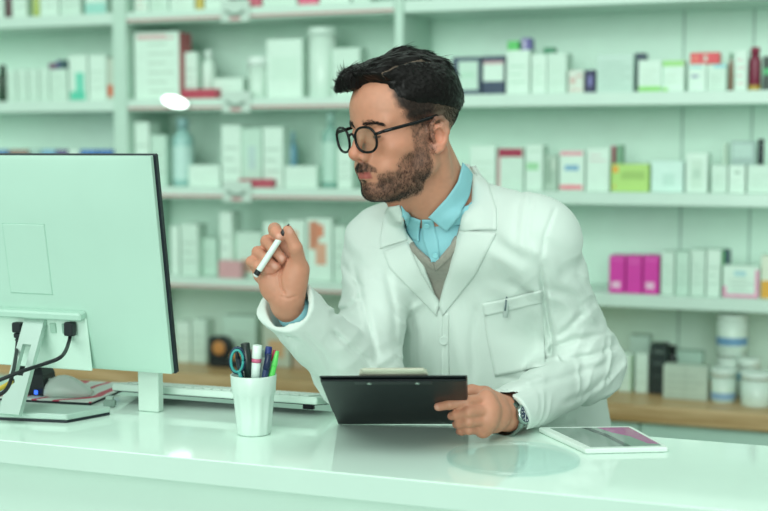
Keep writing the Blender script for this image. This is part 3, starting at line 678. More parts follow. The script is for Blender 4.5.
# ------------------------------------------------------------------ smooth solids: distance fields meshed with surface nets
class SDF:
    def __init__(s): s.p = []
    def _a(s, f, lo, hi, op, k): s.p.append((f, np.array(lo, float), np.array(hi, float), op, k)); return s
    def cap(s, a, b, ra, rb=None, k=.01, op='u'):
        a = np.array(a, float); b = np.array(b, float); rb = ra if rb is None else rb
        ba = b-a; L2 = max(1e-12, float(ba@ba)); R = max(ra, rb)
        def f(P):
            t = np.clip(((P-a)@ba)/L2, 0, 1); q = P-a-t[:, None]*ba
            return np.sqrt(np.einsum('ij,ij->i', q, q))-(ra+(rb-ra)*t)
        return s._a(f, np.minimum(a, b)-R, np.maximum(a, b)+R, op, k)
    def chain(s, pts, rs, k=.01, op='u'):
        rs = rs if hasattr(rs, '__len__') else [rs]*len(pts)
        for i in range(len(pts)-1): s.cap(pts[i], pts[i+1], rs[i], rs[i+1], k, op)
        return s
    def ell(s, c, r, M=None, k=.01, op='u', cut=None):
        c = np.array(c, float); r = np.array(r, float); M = np.eye(3) if M is None else np.array(M)   # columns = axes
        def f(P):
            q = (P-c)@M; k0 = np.sqrt(((q/r)**2).sum(1)); k1 = np.sqrt(((q/(r*r))**2).sum(1))
            d = np.where(k1 < 1e-9, -r.min(), k0*(k0-1)/np.maximum(k1, 1e-9))
            if cut is not None: d = np.maximum(d, cut(q))
            return d
        return s._a(f, c-r.max(), c+r.max(), op, k)
    def fn(s, f, op='i', k=.003, lo=None, hi=None):
        return s._a(f, [-99]*3 if lo is None else lo, [99]*3 if hi is None else hi, op, k)
    @staticmethod
    def comb(d, e, op, k):
        if op == 'u':
            h = np.clip(.5+.5*(d-e)/k, 0, 1); return d+(e-d)*h-k*h*(1-h)
        if op == 's': e = -e
        h = np.clip(.5-.5*(d-e)/k, 0, 1); return d+(e-d)*h+k*h*(1-h)
    def ev(s, P, c=None, half=None):
        d = np.full(len(P), 1.0)
        for (f, lo, hi, op, k) in s.p:
            if c is not None:
                g = np.maximum(0, np.maximum(lo-c, c-hi)); 
                if math.sqrt(float(g@g)) > half+k+.012: continue
            d = s.comb(d, f(P), op, k)
        return d
    def mesh(s, h, post=None, smooth=1, margin=1.5):
        los = [p[1] for p in s.p if p[3] == 'u']; his = [p[2] for p in s.p if p[3] == 'u']
        lo = np.min(los, 0)-.02; hi = np.max(his, 0)+.02
        Bk = 14; bs = Bk*h; nb = np.ceil((hi-lo)/bs).astype(int)
        g = np.stack(np.meshgrid(*[np.arange(n) for n in nb], indexing='ij'), -1).reshape(-1, 3)
        cen = lo+(g+.5)*bs; half = bs*.87
        dc = np.concatenate([s.ev(cen[i:i+20000]) for i in range(0, len(cen), 20000)])
        act = g[np.abs(dc) < half*margin+.006]
        r = np.arange(Bk+1); off = np.stack(np.meshgrid(r, r, r, indexing='ij'), -1).reshape(-1, 3)
        DIM = nb*Bk+2
        key = lambda I: (I[..., 0]*DIM[1]+I[..., 1])*DIM[2]+I[..., 2]
        VK = []; VP = []; Q = []
        CO = [(a, b, c) for a in (0, 1) for b in (0, 1) for c in (0, 1)]
        ED = [(i, j) for i in range(8) for j in range(i+1, 8) if sum(abs(CO[i][q]-CO[j][q]) for q in range(3)) == 1]
        for b in act:
            base = b*Bk; I = base+off; P = lo+I*h
            d = s.ev(P, lo+(b+.5)*bs, half)
            if post is not None: d = post(P, d)
            D = d.reshape(Bk+1, Bk+1, Bk+1)
            if D.min() > 0 or D.max() < 0: continue
            C = np.stack([D[a:a+Bk, e:e+Bk, c:c+Bk] for (a, e, c) in CO], -1)
            sg = C < 0; n = sg.sum(-1); m = (n > 0) & (n < 8)
            ix = np.argwhere(m)
            if len(ix) == 0: continue
            cv = C[m]; acc = np.zeros((len(ix), 3)); cnt = np.zeros(len(ix))
            for (i, j) in ED:
                x = (cv[:, i] < 0) != (cv[:, j] < 0)
                t = np.where(x, cv[:, i]/np.where(x, cv[:, i]-cv[:, j], 1), 0)
                p = np.array(CO[i])+t[:, None]*(np.array(CO[j])-np.array(CO[i]))
                acc += np.where(x[:, None], p, 0); cnt += x
            VK.append(key(base+ix)); VP.append(lo+(base+ix+acc/cnt[:, None])*h)
            S = D < 0
            for ax in range(3):
                a, c = [(1, 2), (2, 0), (0, 1)][ax]
                s0 = S[:Bk, :Bk, :Bk]; sl = [slice(0, Bk)]*3; sl[ax] = slice(1, Bk+1); s1 = S[tuple(sl)]
                e = np.argwhere(s0 != s1)
                if len(e) == 0: continue
                flip = s0[tuple(e.T)]
                E = base+e; ea = np.zeros(3, int); ea[a] = 1; ec = np.zeros(3, int); ec[c] = 1
                q = np.stack([key(E), key(E-ea), key(E-ea-ec), key(E-ec)], 1)
                q[~flip] = q[~flip][:, ::-1]
                Q.append(q)
        VK = np.concatenate(VK); VP = np.concatenate(VP); Q = np.concatenate(Q)
        o = np.argsort(VK); VK = VK[o]; VP = VP[o]
        F = np.searchsorted(VK, Q); F[F >= len(VK)] = 0
        F = F[(VK[F] == Q).all(1)]
        for _ in range(smooth):                        # light smoothing
            A = np.zeros_like(VP); n = np.zeros(len(VP))
            for i in range(4):
                for j in ((i+1) % 4, (i+3) % 4):
                    np.add.at(A, F[:, i], VP[F[:, j]]); np.add.at(n, F[:, i], 1)
            VP = VP*.45+.55*A/np.maximum(n, 1)[:, None]
        return VP, F
def grid_obj(name, V, F, mats, parent=None, loc=None, midx=None, attr=None):
    o_ = np.array(parent['_o']) if parent is not None else np.array([0, 0, 0.])
    me = bpy.data.meshes.new(name); n = len(V); k = F.shape[1]
    me.vertices.add(n); me.vertices.foreach_set('co', (V-o_).astype(np.float32).ravel())
    me.loops.add(F.size); me.loops.foreach_set('vertex_index', F.astype(np.int32).ravel())
    me.polygons.add(len(F)); me.polygons.foreach_set('loop_start', np.arange(0, F.size, k, dtype=np.int32))
    me.polygons.foreach_set('use_smooth', np.ones(len(F), bool))
    for m in mats: me.materials.append(m)
    if midx is not None: me.polygons.foreach_set('material_index', midx.astype(np.int32))
    me.update(calc_edges=True); me.validate()
    if attr is not None:
        ca = me.color_attributes.new('tone', 'FLOAT_COLOR', 'POINT')
        ca.data.foreach_set('color', np.concatenate([attr, np.ones((n, 1))], 1).astype(np.float32).ravel())
    ob = bpy.data.objects.new(name, me); COL.objects.link(ob)
    if parent is not None: ob.parent = parent
    ob['_o'] = [float(x) for x in o_]
    return ob
def vnormals(V, F):
    n = np.cross(V[F[:, 2]]-V[F[:, 0]], V[F[:, 3]]-V[F[:, 1]]); N = np.zeros_like(V)
    for i in range(4): np.add.at(N, F[:, i], n)
    return N/np.maximum(1e-12, np.linalg.norm(N, axis=1))[:, None]
def bvh_of(*VF):
    vs = []; fs = []; k = 0
    for V, F in VF:
        vs += [tuple(p) for p in V]; fs += [tuple(int(i)+k for i in f) for f in F]; k += len(V)
    return BVHTree.FromPolygons(vs, fs)
def vnoise(P, f, seed=0):                              # value noise in [-1, 1]
    q = P*f; i = np.floor(q).astype(np.int64); t = q-i; t = t*t*(3-2*t)
    def hsh(I):
        x = (I[:, 0]*73856093) ^ (I[:, 1]*19349663) ^ (I[:, 2]*83492791) ^ (seed*2654435761)
        x = (x ^ (x >> 13))*1274126177 & 0x7fffffff
        return ((x ^ (x >> 16)) & 0xffff)/32767.5-1
    r = 0
    for a in (0, 1):
        for b in (0, 1):
            for c in (0, 1):
                w = (t[:, 0] if a else 1-t[:, 0])*(t[:, 1] if b else 1-t[:, 1])*(t[:, 2] if c else 1-t[:, 2])
                r = r+w*hsh(i+np.array([a, b, c]))
    return r
def sstep(a, b, x): t = np.clip((x-a)/(b-a), 0, 1); return t*t*(3-2*t)

# ------------------------------------------------------------------ the person: skeleton
def frame(th, pitch=0.0, roll=0.0):
    F = -FH*math.cos(th)-RT*math.sin(th); L = RT*math.cos(th)-FH*math.sin(th); U = UPW.copy()
    F, U = F*math.cos(pitch)-U*math.sin(pitch), U*math.cos(pitch)+F*math.sin(pitch)
    L, U = L*math.cos(roll)+U*math.sin(roll), U*math.cos(roll)-L*math.sin(roll)
    return F, L, U
FT, LT, UT = frame(math.radians(25))
HF, HL, HU = frame(math.radians(55), math.radians(8))
HM_ = np.stack([HF, HL, HU], 1); HO = W(405, 128, 2.19); HS = .985
def H(x, y, z): return HO+HM_@np.array([x, y, z])*HS
def toH(P): return ((P-HO)@HM_)/HS
def up(p, dz): p = np.array(p); p[2] = ZC+dz; return p
NB = W(446, 212, 2.28)
LS, RS = W(537, 243, 2.21), W(384, 250, 2.335)
LE = up(W(588, 374, 2.32), .070); LW = up(W(507, 420, 2.062), .0335)
RE = up(W(362, 392, 2.20), .062); RW = W(287, 305, 2.035)
CH, AB, HP = W(464, 295, 2.375), W(480, 385, 2.395), W(503, 478, 2.475)
TM = np.stack([LT, FT, UT], 1)
CHU = nz(NB-AB+UPW*.15); 
def torso(s, o, k=.05):
    s.ell(CH+UPW*.01, (.143+o, .100+o, .165+o), TM, k)
    s.ell(AB, (.152+o, .102+o, .17+o), TM, k)
    s.ell(HP, (.165+o, .118+o, .16+o), TM, k)
    s.cap(LS-LT*.015, RS+LT*.015, .050+o, .050+o, k)
    for S in (LS, RS):
        s.cap(NB-FT*.035+UPW*.012, S+UPW*.012, .040+o, .046+o, .03)
        s.ell(CH+(S-(LS+RS)/2)*.52+FT*.052+UPW*.035, (.066+o, .045+o, .06+o), TM, .04)
    return s
def pxof(P):                                           # frame position of points
    r = P-CAM; f = r@FP; return 384+FPX*(r@RT)/f, 255.5-FPX*(r@UPP)/f, f
def groove(P, poly, w, depth, ridge=.5):
    """a crease along a line across the cloth or skin: a narrow valley with a soft swelling beside it"""
    px_, py_, f = pxof(P); best = np.full(len(P), 1e9); sg = np.zeros(len(P)); tt = np.zeros(len(P)); pl = np.array(poly, float)
    for i in range(len(pl)-1):
        a, b = pl[i], pl[i+1]; e = b-a; L2 = float(e@e); t = ((px_-a[0])*e[0]+(py_-a[1])*e[1])/L2; tc_ = np.clip(t, 0, 1)
        dx = px_-a[0]-tc_*e[0]; dy = py_-a[1]-tc_*e[1]; d = np.hypot(dx, dy); s = (dx*e[1]-dy*e[0])/math.sqrt(L2); m = d < best
        best = np.where(m, d, best); sg = np.where(m, np.sign(s), sg); tt = np.where(m, (i+tc_)/(len(pl)-1), tt)
    fade = sstep(0, .15, tt)*sstep(1, .85, tt); s = best*np.where(sg == 0, 1, sg)
    return depth*fade*(np.exp(-(s/w)**2)-ridge*np.exp(-((s-2.1*w)/(1.3*w))**2)-.5*ridge*np.exp(-((s+2.3*w)/(1.4*w))**2))
# ------------------------------------------------------------------ bare body: head, neck, arms, hands (one surface)
bd = SDF()
torso(bd, -.004)
bd.cap(LS, LE, .043, .036, .03); bd.cap(LE, LW, .036, .0255, .02)
bd.cap(RS, RE, .043, .036, .03); bd.cap(RE, RW, .036, .0225, .02)
for sx in (-1, 1): bd.cap(HP+LT*.085*sx-UPW*.05, HP+LT*.10*sx-UPW*.30, .085, .07, .03)
# neck
bd.cap(H(-.026, 0, -.045), NB-FT*.012, .053, .055, .03)
bd.cap(H(.012, 0, -.085), NB+FT*.022-UPW*.01, .040, .040, .02)
bd.cap(H(-.028, .058, -.045), NB+FT*.042+LT*.016-UPW*.012, .012, .011, .022)
bd.cap(H(-.028, -.058, -.045), NB+FT*.042-LT*.016-UPW*.012, .012, .011, .022)
bd.cap(H(.040, 0, -.128), H(.030, 0, -.150), .012, .010, .02)       # throat
hd = bd
def he(c, r, k=.012, op='u', R=None, cut=None): hd.ell(H(*c), np.array(r)*HS, HM_ if R is None else HM_@R, k, op, cut)
def hc(a, b, ra, rb=None, k=.012, op='u'): hd.cap(H(*a), H(*b), ra*HS, (ra if rb is None else rb)*HS, k, op)
he((-.012, 0, .040), (.097, .0755, .079), .02)
he((.037, 0, .036), (.058, .0605, .056), .025)
he((.026, 0, -.030), (.058, .0605, .070), .025)
for s_ in (1, -1):
    hc((.083, .006*s_, .019), (.068, .046*s_, .018), .0105, .010, .012)
    he((.054, .046*s_, -.024), (.026, .020, .019), .02)
    hc((.006, .051*s_, -.060), (.066, .022*s_, -.098), .018, .0155, .022)
    hc((.006, .052*s_, -.060), (.006, .056*s_, -.015), .016, .014, .02)
    he((.062, .034*s_, -.058), (.026, .018, .022), .02)
he((.074, 0, -.058), (.026, .030, .028), .018)
he((.080, 0, -.099), (.0175, .021, .0145), .014)
he((.040, 0, -.088), (.045, .044, .024), .02)
# eye sockets, then lids over the eyeballs
EYC = [(.0735, .0315*s_, .000) for s_ in (1, -1)]; ER = .0122
for s_ in (1, -1):
    he((.094, .031*s_, -.001), (.0145, .0185, .0115), .012, 's')
for c in EYC:
    e = np.array(c)
    he(e, (ER+.0016,)*3, .004, 'u', None, lambda q: (-.0036-q[:, 2]+.25*(q[:, 0]-.011)))      # upper lid, lowered
    he(e, (ER+.0014,)*3, .004, 'u', None, lambda q: (q[:, 2]+.0056-.1*(q[:, 0]-.011)))        # lower lid
# nose
hc((.087, 0, .010), (.1085, 0, -.026), .0072, .0090, .010)
he((.1095, 0, -.0305), (.0105, .0110, .0092), .007)
for s_ in (1, -1): he((.0975, .0138*s_, -.0360), (.0112, .0064, .0082), .0045)
hc((.104, 0, -.036), (.096, 0, -.046), .006, .007, .006)
for s_ in (1, -1): he((.1025, .0072*s_, -.0432), (.0062, .0036, .0046), .0025, 's')
# lips
hc((.0975, .006, -.0602), (.083, .0235, -.0645), .0042, .0026, .006); hc((.0975, -.006, -.0602), (.083, -.0235, -.0645), .0042, .0026, .006)
hc((.0975, .006, -.0602), (.0975, -.006, -.0602), .0042, .0042, .004)
hc((.0960, .007, -.0705), (.083, .0215, -.0658), .0050, .0026, .006); hc((.0960, -.007, -.0705), (.083, -.0215, -.0658), .0050, .0026, .006)
hc((.0960, .007, -.0705), (.0960, -.007, -.0705), .0050, .0050, .004)
hc((.106, -.02, -.0652), (.106, .02, -.0652), .0042, .0042, .0035, 's')
# ears
for s_ in (1, -1):
    E = lambda x, y, z: (-.007+x*.92, (.0735+y)*s_, -.0125+z*.93)
    def ec(pts, rs, k, op='u'):
        for i in range(len(pts)-1): hc(E(*pts[i]), E(*pts[i+1]), rs[i], rs[i+1], k, op)
    ec([(.004, .000, .010), (-.006, .004, .008), (-.006, .004, -.016), (.003, .001, -.022)], [.010, .009, .008, .007], .006)
    rim = [(.008, .003, .004), (.010, .005, .018), (.002, .009, .029), (-.010, .012, .029), (-.018, .014, .018), (-.019, .013, .002), (-.014, .010, -.014), (-.006, .007, -.026), (.003, .004, -.030), (.008, .001, -.024)]
    ec(rim, [.0034, .0034, .0038, .004, .0042, .004, .0038, .0052, .0056, .004], .003)
    ec([(-.009, .010, .018), (-.011, .010, .002), (-.007, .009, -.012)], [.003, .0036, .0028], .004)
    he(E(-.0015, .0115, -.003), (.0085, .0075, .0130), .003, 's'); hc(E(.0045, .0105, .014), E(-.009, .0135, .021), .0022, .0026, .002, 's')
    hc(E(.010, .006, -.004), E(.008, .006, -.011), .0042, .003, .004)
# right hand: fist-like grip on the pen, palm to the camera.  joints read off (px, py) and a depth
def Z3p(zx, zy, dd): return W(230+zx*.2348, 200+zy*.2348, 2.020+dd)
RH = {
 'i': [Z3p(236, 232, .020), Z3p(190, 124, .016), Z3p(196, 134, -.012), Z3p(211, 156, -.024)],
 'm': [Z3p(204, 258, .028), Z3p(157, 176, .018), Z3p(184, 206, -.006), Z3p(222, 248, -.012)],
 'r': [Z3p(170, 288, .028), Z3p(118, 222, .018), Z3p(150, 250, -.006), Z3p(192, 282, -.010)],
 'p': [Z3p(138, 318, .024), Z3p(90, 262, .014), Z3p(118, 282, -.006), Z3p(158, 296, -.008)]}
RTH = [Z3p(268, 395, .004), Z3p(300, 292, -.004), Z3p(279, 205, -.020), Z3p(246, 130, -.024)]
RAD = {'i': (.0107, .0102, .0095, .0082), 'm': (.0108, .0100, .0090, .0076), 'r': (.0102, .0094, .0084, .0070), 'p': (.0094, .0082, .0074, .0062)}
Wp = Z3p(246, 424, .006)
def hand(J, T, wrist, q_):
    for f in 'imrp':
        bd.cap(wrist, J[f][0], .0165, .0125, .014)
    ml = [J[f][0] for f in 'imrp']
    bd.chain(ml, [.0125, .0128, .0122, .0112], .012)
    mid = [p*.5+wrist*.5 for p in ml]; bd.chain(mid, [.016, .017, .017, .015], .012)
    for f in 'imrp':
        j = J[f]; r = [v*q_ for v in RAD[f]]
        bd.cap(j[0], j[1], r[0], r[1], .006 if q_ == 1 else .0035); bd.cap(j[1], j[2], r[1]*.97, r[2], .0035); bd.cap(j[2], j[3], r[2], r[3], .0035)
    bd.cap(T[0], T[1], .0175, .0125, .012); bd.cap(T[1], T[2], .0122, .0108, .006); bd.cap(T[2], T[3], .0108, .0086, .004)
hand(RH, RTH, Wp, 1.0)
bd.ell(Z3p(272, 335, -.004), (.020, .016, .030), np.stack([RT, FH, UPW], 1), .014)      # ball of the thumb
bd.ell(Z3p(180, 360, .004), (.020, .015, .026), np.stack([RT, FH, UPW], 1), .014)
bd.cap(Wp, RW, .021, .024, .012)
# left hand: holds the clipboard from its side, knuckles to the camera
LH = {
 'i': [W(486, 399, 2.008), W(467, 401.5, 1.982), W(450, 404, 1.982), W(438.5, 406.5, 1.992)],
 'm': [W(490, 410, 1.998), W(469, 412, 1.972), W(457, 414.5, 1.986), W(451.5, 416, 1.998)],
 'r': [W(488, 420, 1.996), W(469, 421.7, 1.974), W(460, 423.5, 1.988), W(456, 424.5, 2.002)],
 'p': [W(483, 429, 2.002), W(469, 430, 1.984), W(462, 431, 1.998), W(459, 431.5, 2.010)]}
LTH = [W(500, 404, 2.085), W(485, 394, 2.100), W(472, 391, 2.100), W(460, 392, 2.098)]
LWp = LW+nz(W(487, 414, 2.000)-LW)*.012
hand(LH, LTH, LWp, .90)
bd.cap(LWp, LW, .023, .0255, .012)
bd.cap(W(503, 405, 2.05), W(487, 395, 2.030), .0150, .0120, .012)
def body_post(P, d): return d+.00035*vnoise(P, 160, 3)
def zp(*pts): return [(230+a*.2348, 200+b*.2348) for a, b in pts]
HC_ = Z3p(215, 330, 0)
def palm_lines(P, d):
    m = (np.linalg.norm(P-HC_, axis=1) < .075) & (((P-HC_)@FH) < .010) & (np.abs(d) < .012)
    if not m.any(): return d
    Q = P[m]; o = groove(Q, zp((250, 238), (228, 280), (212, 325), (220, 375), (240, 412)), 1.0, .0022, .35)
    o += groove(Q, zp((140, 322), (185, 318), (222, 290)), .9, .0016, .3)+groove(Q, zp((208, 408), (250, 420), (294, 404)), .9, .0014, .3)
    o += groove(Q, zp((285, 212), (262, 222)), .7, .0010, .2)
    d = d.copy(); d[m] += o; return d
BV, BF = bd.mesh(.0019, palm_lines, 1)
# keep only the main connected surface is given by construction; colour per vertex
q = toH(BV); x, y, z = q.T; ay = np.abs(y)
base = np.array(lin('c68a70')); N0 = vnoise(BV, 55, 1); N1 = vnoise(BV, 180, 2)
colr = np.tile(base, (len(BV), 1))*(1+.05*N0+.04*N1)[:, None]
inhead = (z > -.16) & (x > -.15) & (x < .16) & (ay < .12)
def tint(mask, c, w=1.0):
    global colr
    m = (np.clip(mask, 0, 1)*w*inhead)[:, None]; colr = colr*(1-m)+np.array(lin(c))*m
g = lambda cx, cy, cz, s: np.exp(-(((x-cx)**2+(ay-cy)**2+(z-cz)**2)/(s*s)))
tint(g(.112, 0, -.033, .016), 'd0806a', .55); tint(g(.060, .050, -.030, .026), 'd38a70', .45)
tint(sstep(.062, .072, ay)*sstep(-.05, -.035, z)*sstep(.04, .02, z)*sstep(.012, .0, x), 'd58a72', .6)
tint(g(.08, .03, .0, .013), 'b67d66', .35)
lipm = sstep(.022, .017, ay)*sstep(-.0745, -.0722, z)*sstep(-.0605, -.0625, z)*sstep(.078, .084, x)
# beard and cut hair (short stubble colour on the skin; strands follow)
cheek = -.012-.72*(x-.012)
cheek = cheek+.006*vnoise(BV, 90, 23)
beard = sstep(.012, -.026, z-cheek)*sstep(.000, .012, x)*sstep(-.132, -.116, z+.25*(x-.07).clip(-9, 0))
side = sstep(-.006, .004, x)*sstep(.040, .026, x)*sstep(.035, .015, z)*sstep(-.06, -.02, z)*sstep(.04, .05, ay)*.8
stache = sstep(.036, .029, ay)*sstep(-.0630, -.0605, z)*sstep(.0020, -.0020, z-(-.0450-.5*(ay-.010).clip(0, 1)))*sstep(.082, .088, x)
mouthgap = sstep(.030, .024, ay)*sstep(-.082, -.078, z)*sstep(-.052, -.055, z)*sstep(.078, .082, x)
soul = sstep(.008, .004, ay)*sstep(-.09, -.085, z)*sstep(-.0735, -.0765, z)*(x > .08)
beard = np.maximum(beard*(1-mouthgap*.85), np.maximum(stache, soul))
beard = np.maximum(beard, side)*(1-lipm)
hl = np.where(x > 0, .035, .035+.25*x)                 # lower edge of the dark side hair
scalp = sstep(-.036, -.008, z-hl)*sstep(.070, .048, x+.007*vnoise(BV, 110, 25)+.35*(.06-z).clip(0, .05)+.25*(.06-ay).clip(0, .06)-.45*(ay < .05)*(.05-ay)) 
front = .083-.9*(ay-.01).clip(0, .05)*.5
scalp = np.maximum(scalp*(x < front), 0); fade = scalp*(z > -.075)
tint(sstep(.0165, .0145, np.sqrt((x-.0735)**2+(ay-.0315)**2+z**2))*sstep(-.0072, -.0058, z)*sstep(-.0015, -.0030, z)*(x > .082)*(ay < .044), '241814', .85)
tint(lipm, '983f42', .8)
beard = beard*np.clip(.85+.25*vnoise(BV, 150, 21)+.2*vnoise(BV, 60, 22), 0, 1)
tint(beard, '33251f', .78)
tint(fade, '161210', .95)
tint(sstep(-.055, -.03, z-hl)*(x < .05)*(x > -.13)*(ay > .03)*sstep(.012, -.004, (x-.03)*(z < .02))*sstep(-.002, -.02, x-.0*(z > 0)), '8a7460', .45)
for J in (RH, LH):
    for f in 'imrp':
        m = np.exp(-((BV-J[f][3])**2).sum(1)/(.010**2)); colr = colr*(1-.45*m[:, None])+np.array(lin('d08474'))*.45*m[:, None]
for c_ in [RH[f][3]-FH*.007+UPW*.001 for f in 'imr']+[LH['i'][3]-FH*.006-RT*.003, RTH[3]-FH*.006+RT*.004]:
    m = np.exp(-(((BV-c_)**2).sum(1)/(.0048**2))**2); colr = colr*(1-.6*m[:, None])+np.array(lin('dfae9e'))*.6*m[:, None]
SKIN = bpy.data.materials.new('skin'); SKIN.use_nodes = True
nt = SKIN.node_tree; b = nt.nodes['Principled BSDF']
at = nt.nodes.new('ShaderNodeVertexColor'); at.layer_name = 'tone'; nt.links.new(at.outputs['Color'], b.inputs['Base Color'])
b.inputs['Roughness'].default_value = .5; b.inputs['Subsurface Weight'].default_value = .12; b.inputs['Subsurface Radius'].default_value = (1, .35, .2); b.inputs['Subsurface Scale'].default_value = .004
n2 = nt.nodes.new('ShaderNodeTexNoise'); n2.inputs['Scale'].default_value = 420; tc = nt.nodes.new('ShaderNodeTexCoord'); bp = nt.nodes.new('ShaderNodeBump')
bp.inputs['Strength'].default_value = .12; bp.inputs['Distance'].default_value = .001
nt.links.new(tc.outputs['Object'], n2.inputs['Vector']); nt.links.new(n2.outputs['Fac'], bp.inputs['Height']); nt.links.new(bp.outputs['Normal'], b.inputs['Normal'])
PO = np.array([HP[0], HP[1], 0.0])
PER = empty('person', PO, 'person in white lab coat and black glasses, holding a clipboard and a pen', 'person')
grid_obj('body', BV, BF, [SKIN], PER, attr=colr)
BN = vnormals(BV, BF); BBVH = bvh_of((BV, BF))
# eyes
SCL = plastic('d9cfc8', .15); IRI = plastic('3a2a20', .1)
for c in EYC:
    gz = nz(HM_@np.array([.93, (.10 if c[1] < 0 else .10), -.30])); C0 = H(*c); m = MB(); r_ = ER*HS
    prof = [(r_*math.sin(t), r_*math.cos(t)) for t in np.linspace(PI, .48, 16)]
    m.lathe(prof, C0, SCL, 24, axis=gz, cap1=False)
    m.lathe([(r_*math.sin(t), r_*math.cos(t)) for t in np.linspace(.48, .02, 6)], C0, IRI, 24, axis=gz)
    m.build('eye', PER)
# ------------------------------------------------------------------ clothes
COATM = mat('coat_cotton', 'd4e1da', .75, vary=.012, scale=9, bump=.12, bscale=700, sheen=.15)
SHIRTM = mat('shirt_cotton', '90ccd6', .7, vary=.03, bump=.12, bscale=900)
WOOL = mat('sweater_wool', '9c998f', .85, vary=.08, scale=120, bump=.5, bscale=900, sheen=.2)
TROU = mat('trouser_cloth', '3a4250', .8, vary=.05); SHOE = plastic('2a2622', .4)
def tri2(P, poly):                                     # signed distance (metres) to a convex outline seen along the front
    px_, py_, f = pxof(P); d = np.full(len(P), -9.0)
    for i in range(len(poly)):
        a = np.array(poly[i], float); b = np.array(poly[(i+1) % len(poly)], float); e = nz(b-a)
        d = np.maximum(d, ((px_-a[0])*e[1]-(py_-a[1])*e[0])*f/FPX)
    return d
tor = SDF(); torso(tor, 0.0)
def below_neck(P): return None
# --- shirt: torso, stand-up collar, cuff of the right sleeve
sh = SDF(); torso(sh, .001)
ring = []
NA = nz(H(-.02, 0, -.06)-NB)                           # neck axis
for a in np.linspace(-150, 150, 19):
    t = math.radians(a); b_ = -math.cos(t)             # 0 = back of the neck
    p = NB+NA*.010 - FT*(.066*math.cos(t)+.004) + LT*.068*math.sin(t) + UPW*(.022*math.cos(t)-.004)
    ring.append(p)
ringS = ring
NKF = (NB+FT*.026-UPW*.052, NB+FT*.024-UPW*.036, .046)
sh.cap(NKF[0], NKF[1], NKF[2], NKF[2], .02)
for dz in (0.0, .014, .028):
    sh.chain([p+NA*dz*(.55+.45*math.cos(math.radians(a)*.6)) for p, a in zip(ring, np.linspace(-150, 150, 19))], .0055, .006)
FDR = nz(RE-RW); FDL = nz(LE-LW)
sh.cap(RW+FDR*.026, RW+FDR*.09, .029, .032, .004)
sh.cap(RW+FDR*.07, RE, .031, .042, .01)
SV, SF = sh.mesh(.0026, None, 1)
grid_obj('shirt', SV, SF, [SHIRTM], PER)
# --- sweater with a V neck
VS = [(396, 196), (470, 158), (452, 246), (437, 264), (408, 240)]
sw = SDF(); torso(sw, .007); sw.cap(NKF[0], NKF[1], NKF[2]+.006, NKF[2]+.006, .02)
tr0 = SDF(); torso(tr0, 0.0); tr0.cap(NKF[0], NKF[1], NKF[2]-.001, NKF[2]-.001, .02)
sw.fn(lambda P: np.maximum(tri2(P, [(380, 150), (480, 150), (456, 238), (435, 263), (409, 240)]), -(tr0.ev(P)+.003)), 's', .002, NB-np.array([.2, .2, .3]), NB+np.array([.2, .2, .2]))
sw.cap(NB-FT*.03, NB+NA*.09, .070, .066, .01, 's')
WV, WF = sw.mesh(.003, None, 1)
swo = grid_obj('sweater', WV, WF, [WOOL], PER)
# --- lab coat
ct = SDF(); torso(ct, .017)
ct.cap(LS, LS*.72+LE*.28, .061, .058, .05); ct.cap(LS, LE, .061, .049, .010); ct.cap(LE, LW-FDL*.045, .049, .0415, .03)
ct.cap(RS, RS*.72+RE*.28, .061, .058, .05); ct.cap(RS, RE, .061, .055, .010); ct.cap(RE, RW-FDR*.01, .056, .047, .03)
ct.cap(HP+UPW*.0, HP-UPW*.30-FT*.01, .150, .170, .06)
ct.ell(HP-FT*.035+UPW*.06, (.165, .115, .19), TM, .06)
ct.cap(W(562, 405, 2.50), W(566, 470, 2.50), .088, .100, .05)
ringC = []
for a in np.linspace(-128, 128, 17):
    t = math.radians(a); ringC.append(NB+NA*.006 - FT*(.076*math.cos(t)+.008) + LT*.080*math.sin(t) + UPW*(.026*math.cos(t)-.010))
for dz in (0, .012, .024, .034):
    ct.chain([p+NA*dz*(.4+.6*math.cos(math.radians(a)*.62)) for p, a in zip(ringC, np.linspace(-128, 128, 17))], .0105, .012)
ct.cap(NB-FT*.01-UPW*.05, NB-FT*.008+NA*.075, .068, .069, .006, 's')
VC = [(388, 150), (478, 150), (468, 195), (452, 256), (440, 306), (425, 285), (399, 206)]
VCX = [(393, 140), (470, 140), (470, 180), (440, 308), (402, 207)]
ct.fn(lambda P: np.maximum(tri2(P, VCX), -(tor.ev(P)+.006)), 's', .003, NB-np.array([.25, .25, .35]), NB+np.array([.25, .25, .25]))
# hollow sleeve ends
ct.cap(RW-FDR*.07, RW+FDR*.026, .0375, .0365, .002, 's'); 
ct.cap(LW-FDL*.05, LW+FDL*.050, .0340, .0345, .002, 's'); 
def plane_cut(c, n): return lambda P: (P-c)@n
RCUT = nz(FDR+FH*.45)
ct.fn(lambda P: np.maximum((P-(RW-FDR*.004))@RCUT, np.linalg.norm(P-RW, axis=1)-.13), 's', .002, RW-.14, RW+.14)
ct.fn(lambda P: np.maximum((P-(LW-FDL*.002))@nz(FDL+UPW*.22), np.linalg.norm(P-LW, axis=1)-.10), 's', .002, LW-.11, LW+.11)
ct.fn(lambda P: ZC+.0050-P[:, 2]+np.where(P@np.array([0, 1., 0]) > yb_+.004, -9, 0), 's2' if False else 'i', .004)
def seg(P, a, b):
    ba = b-a; t = ((P-a)@ba)/float(ba@ba); q = P-a-np.clip(t, 0, 1)[:, None]*ba
    r = np.linalg.norm(q, axis=1); e1 = nz(np.cross(ba, UPW)); e2 = nz(np.cross(ba, e1))
    return t, r, np.arctan2(q@e2, q@e1), q
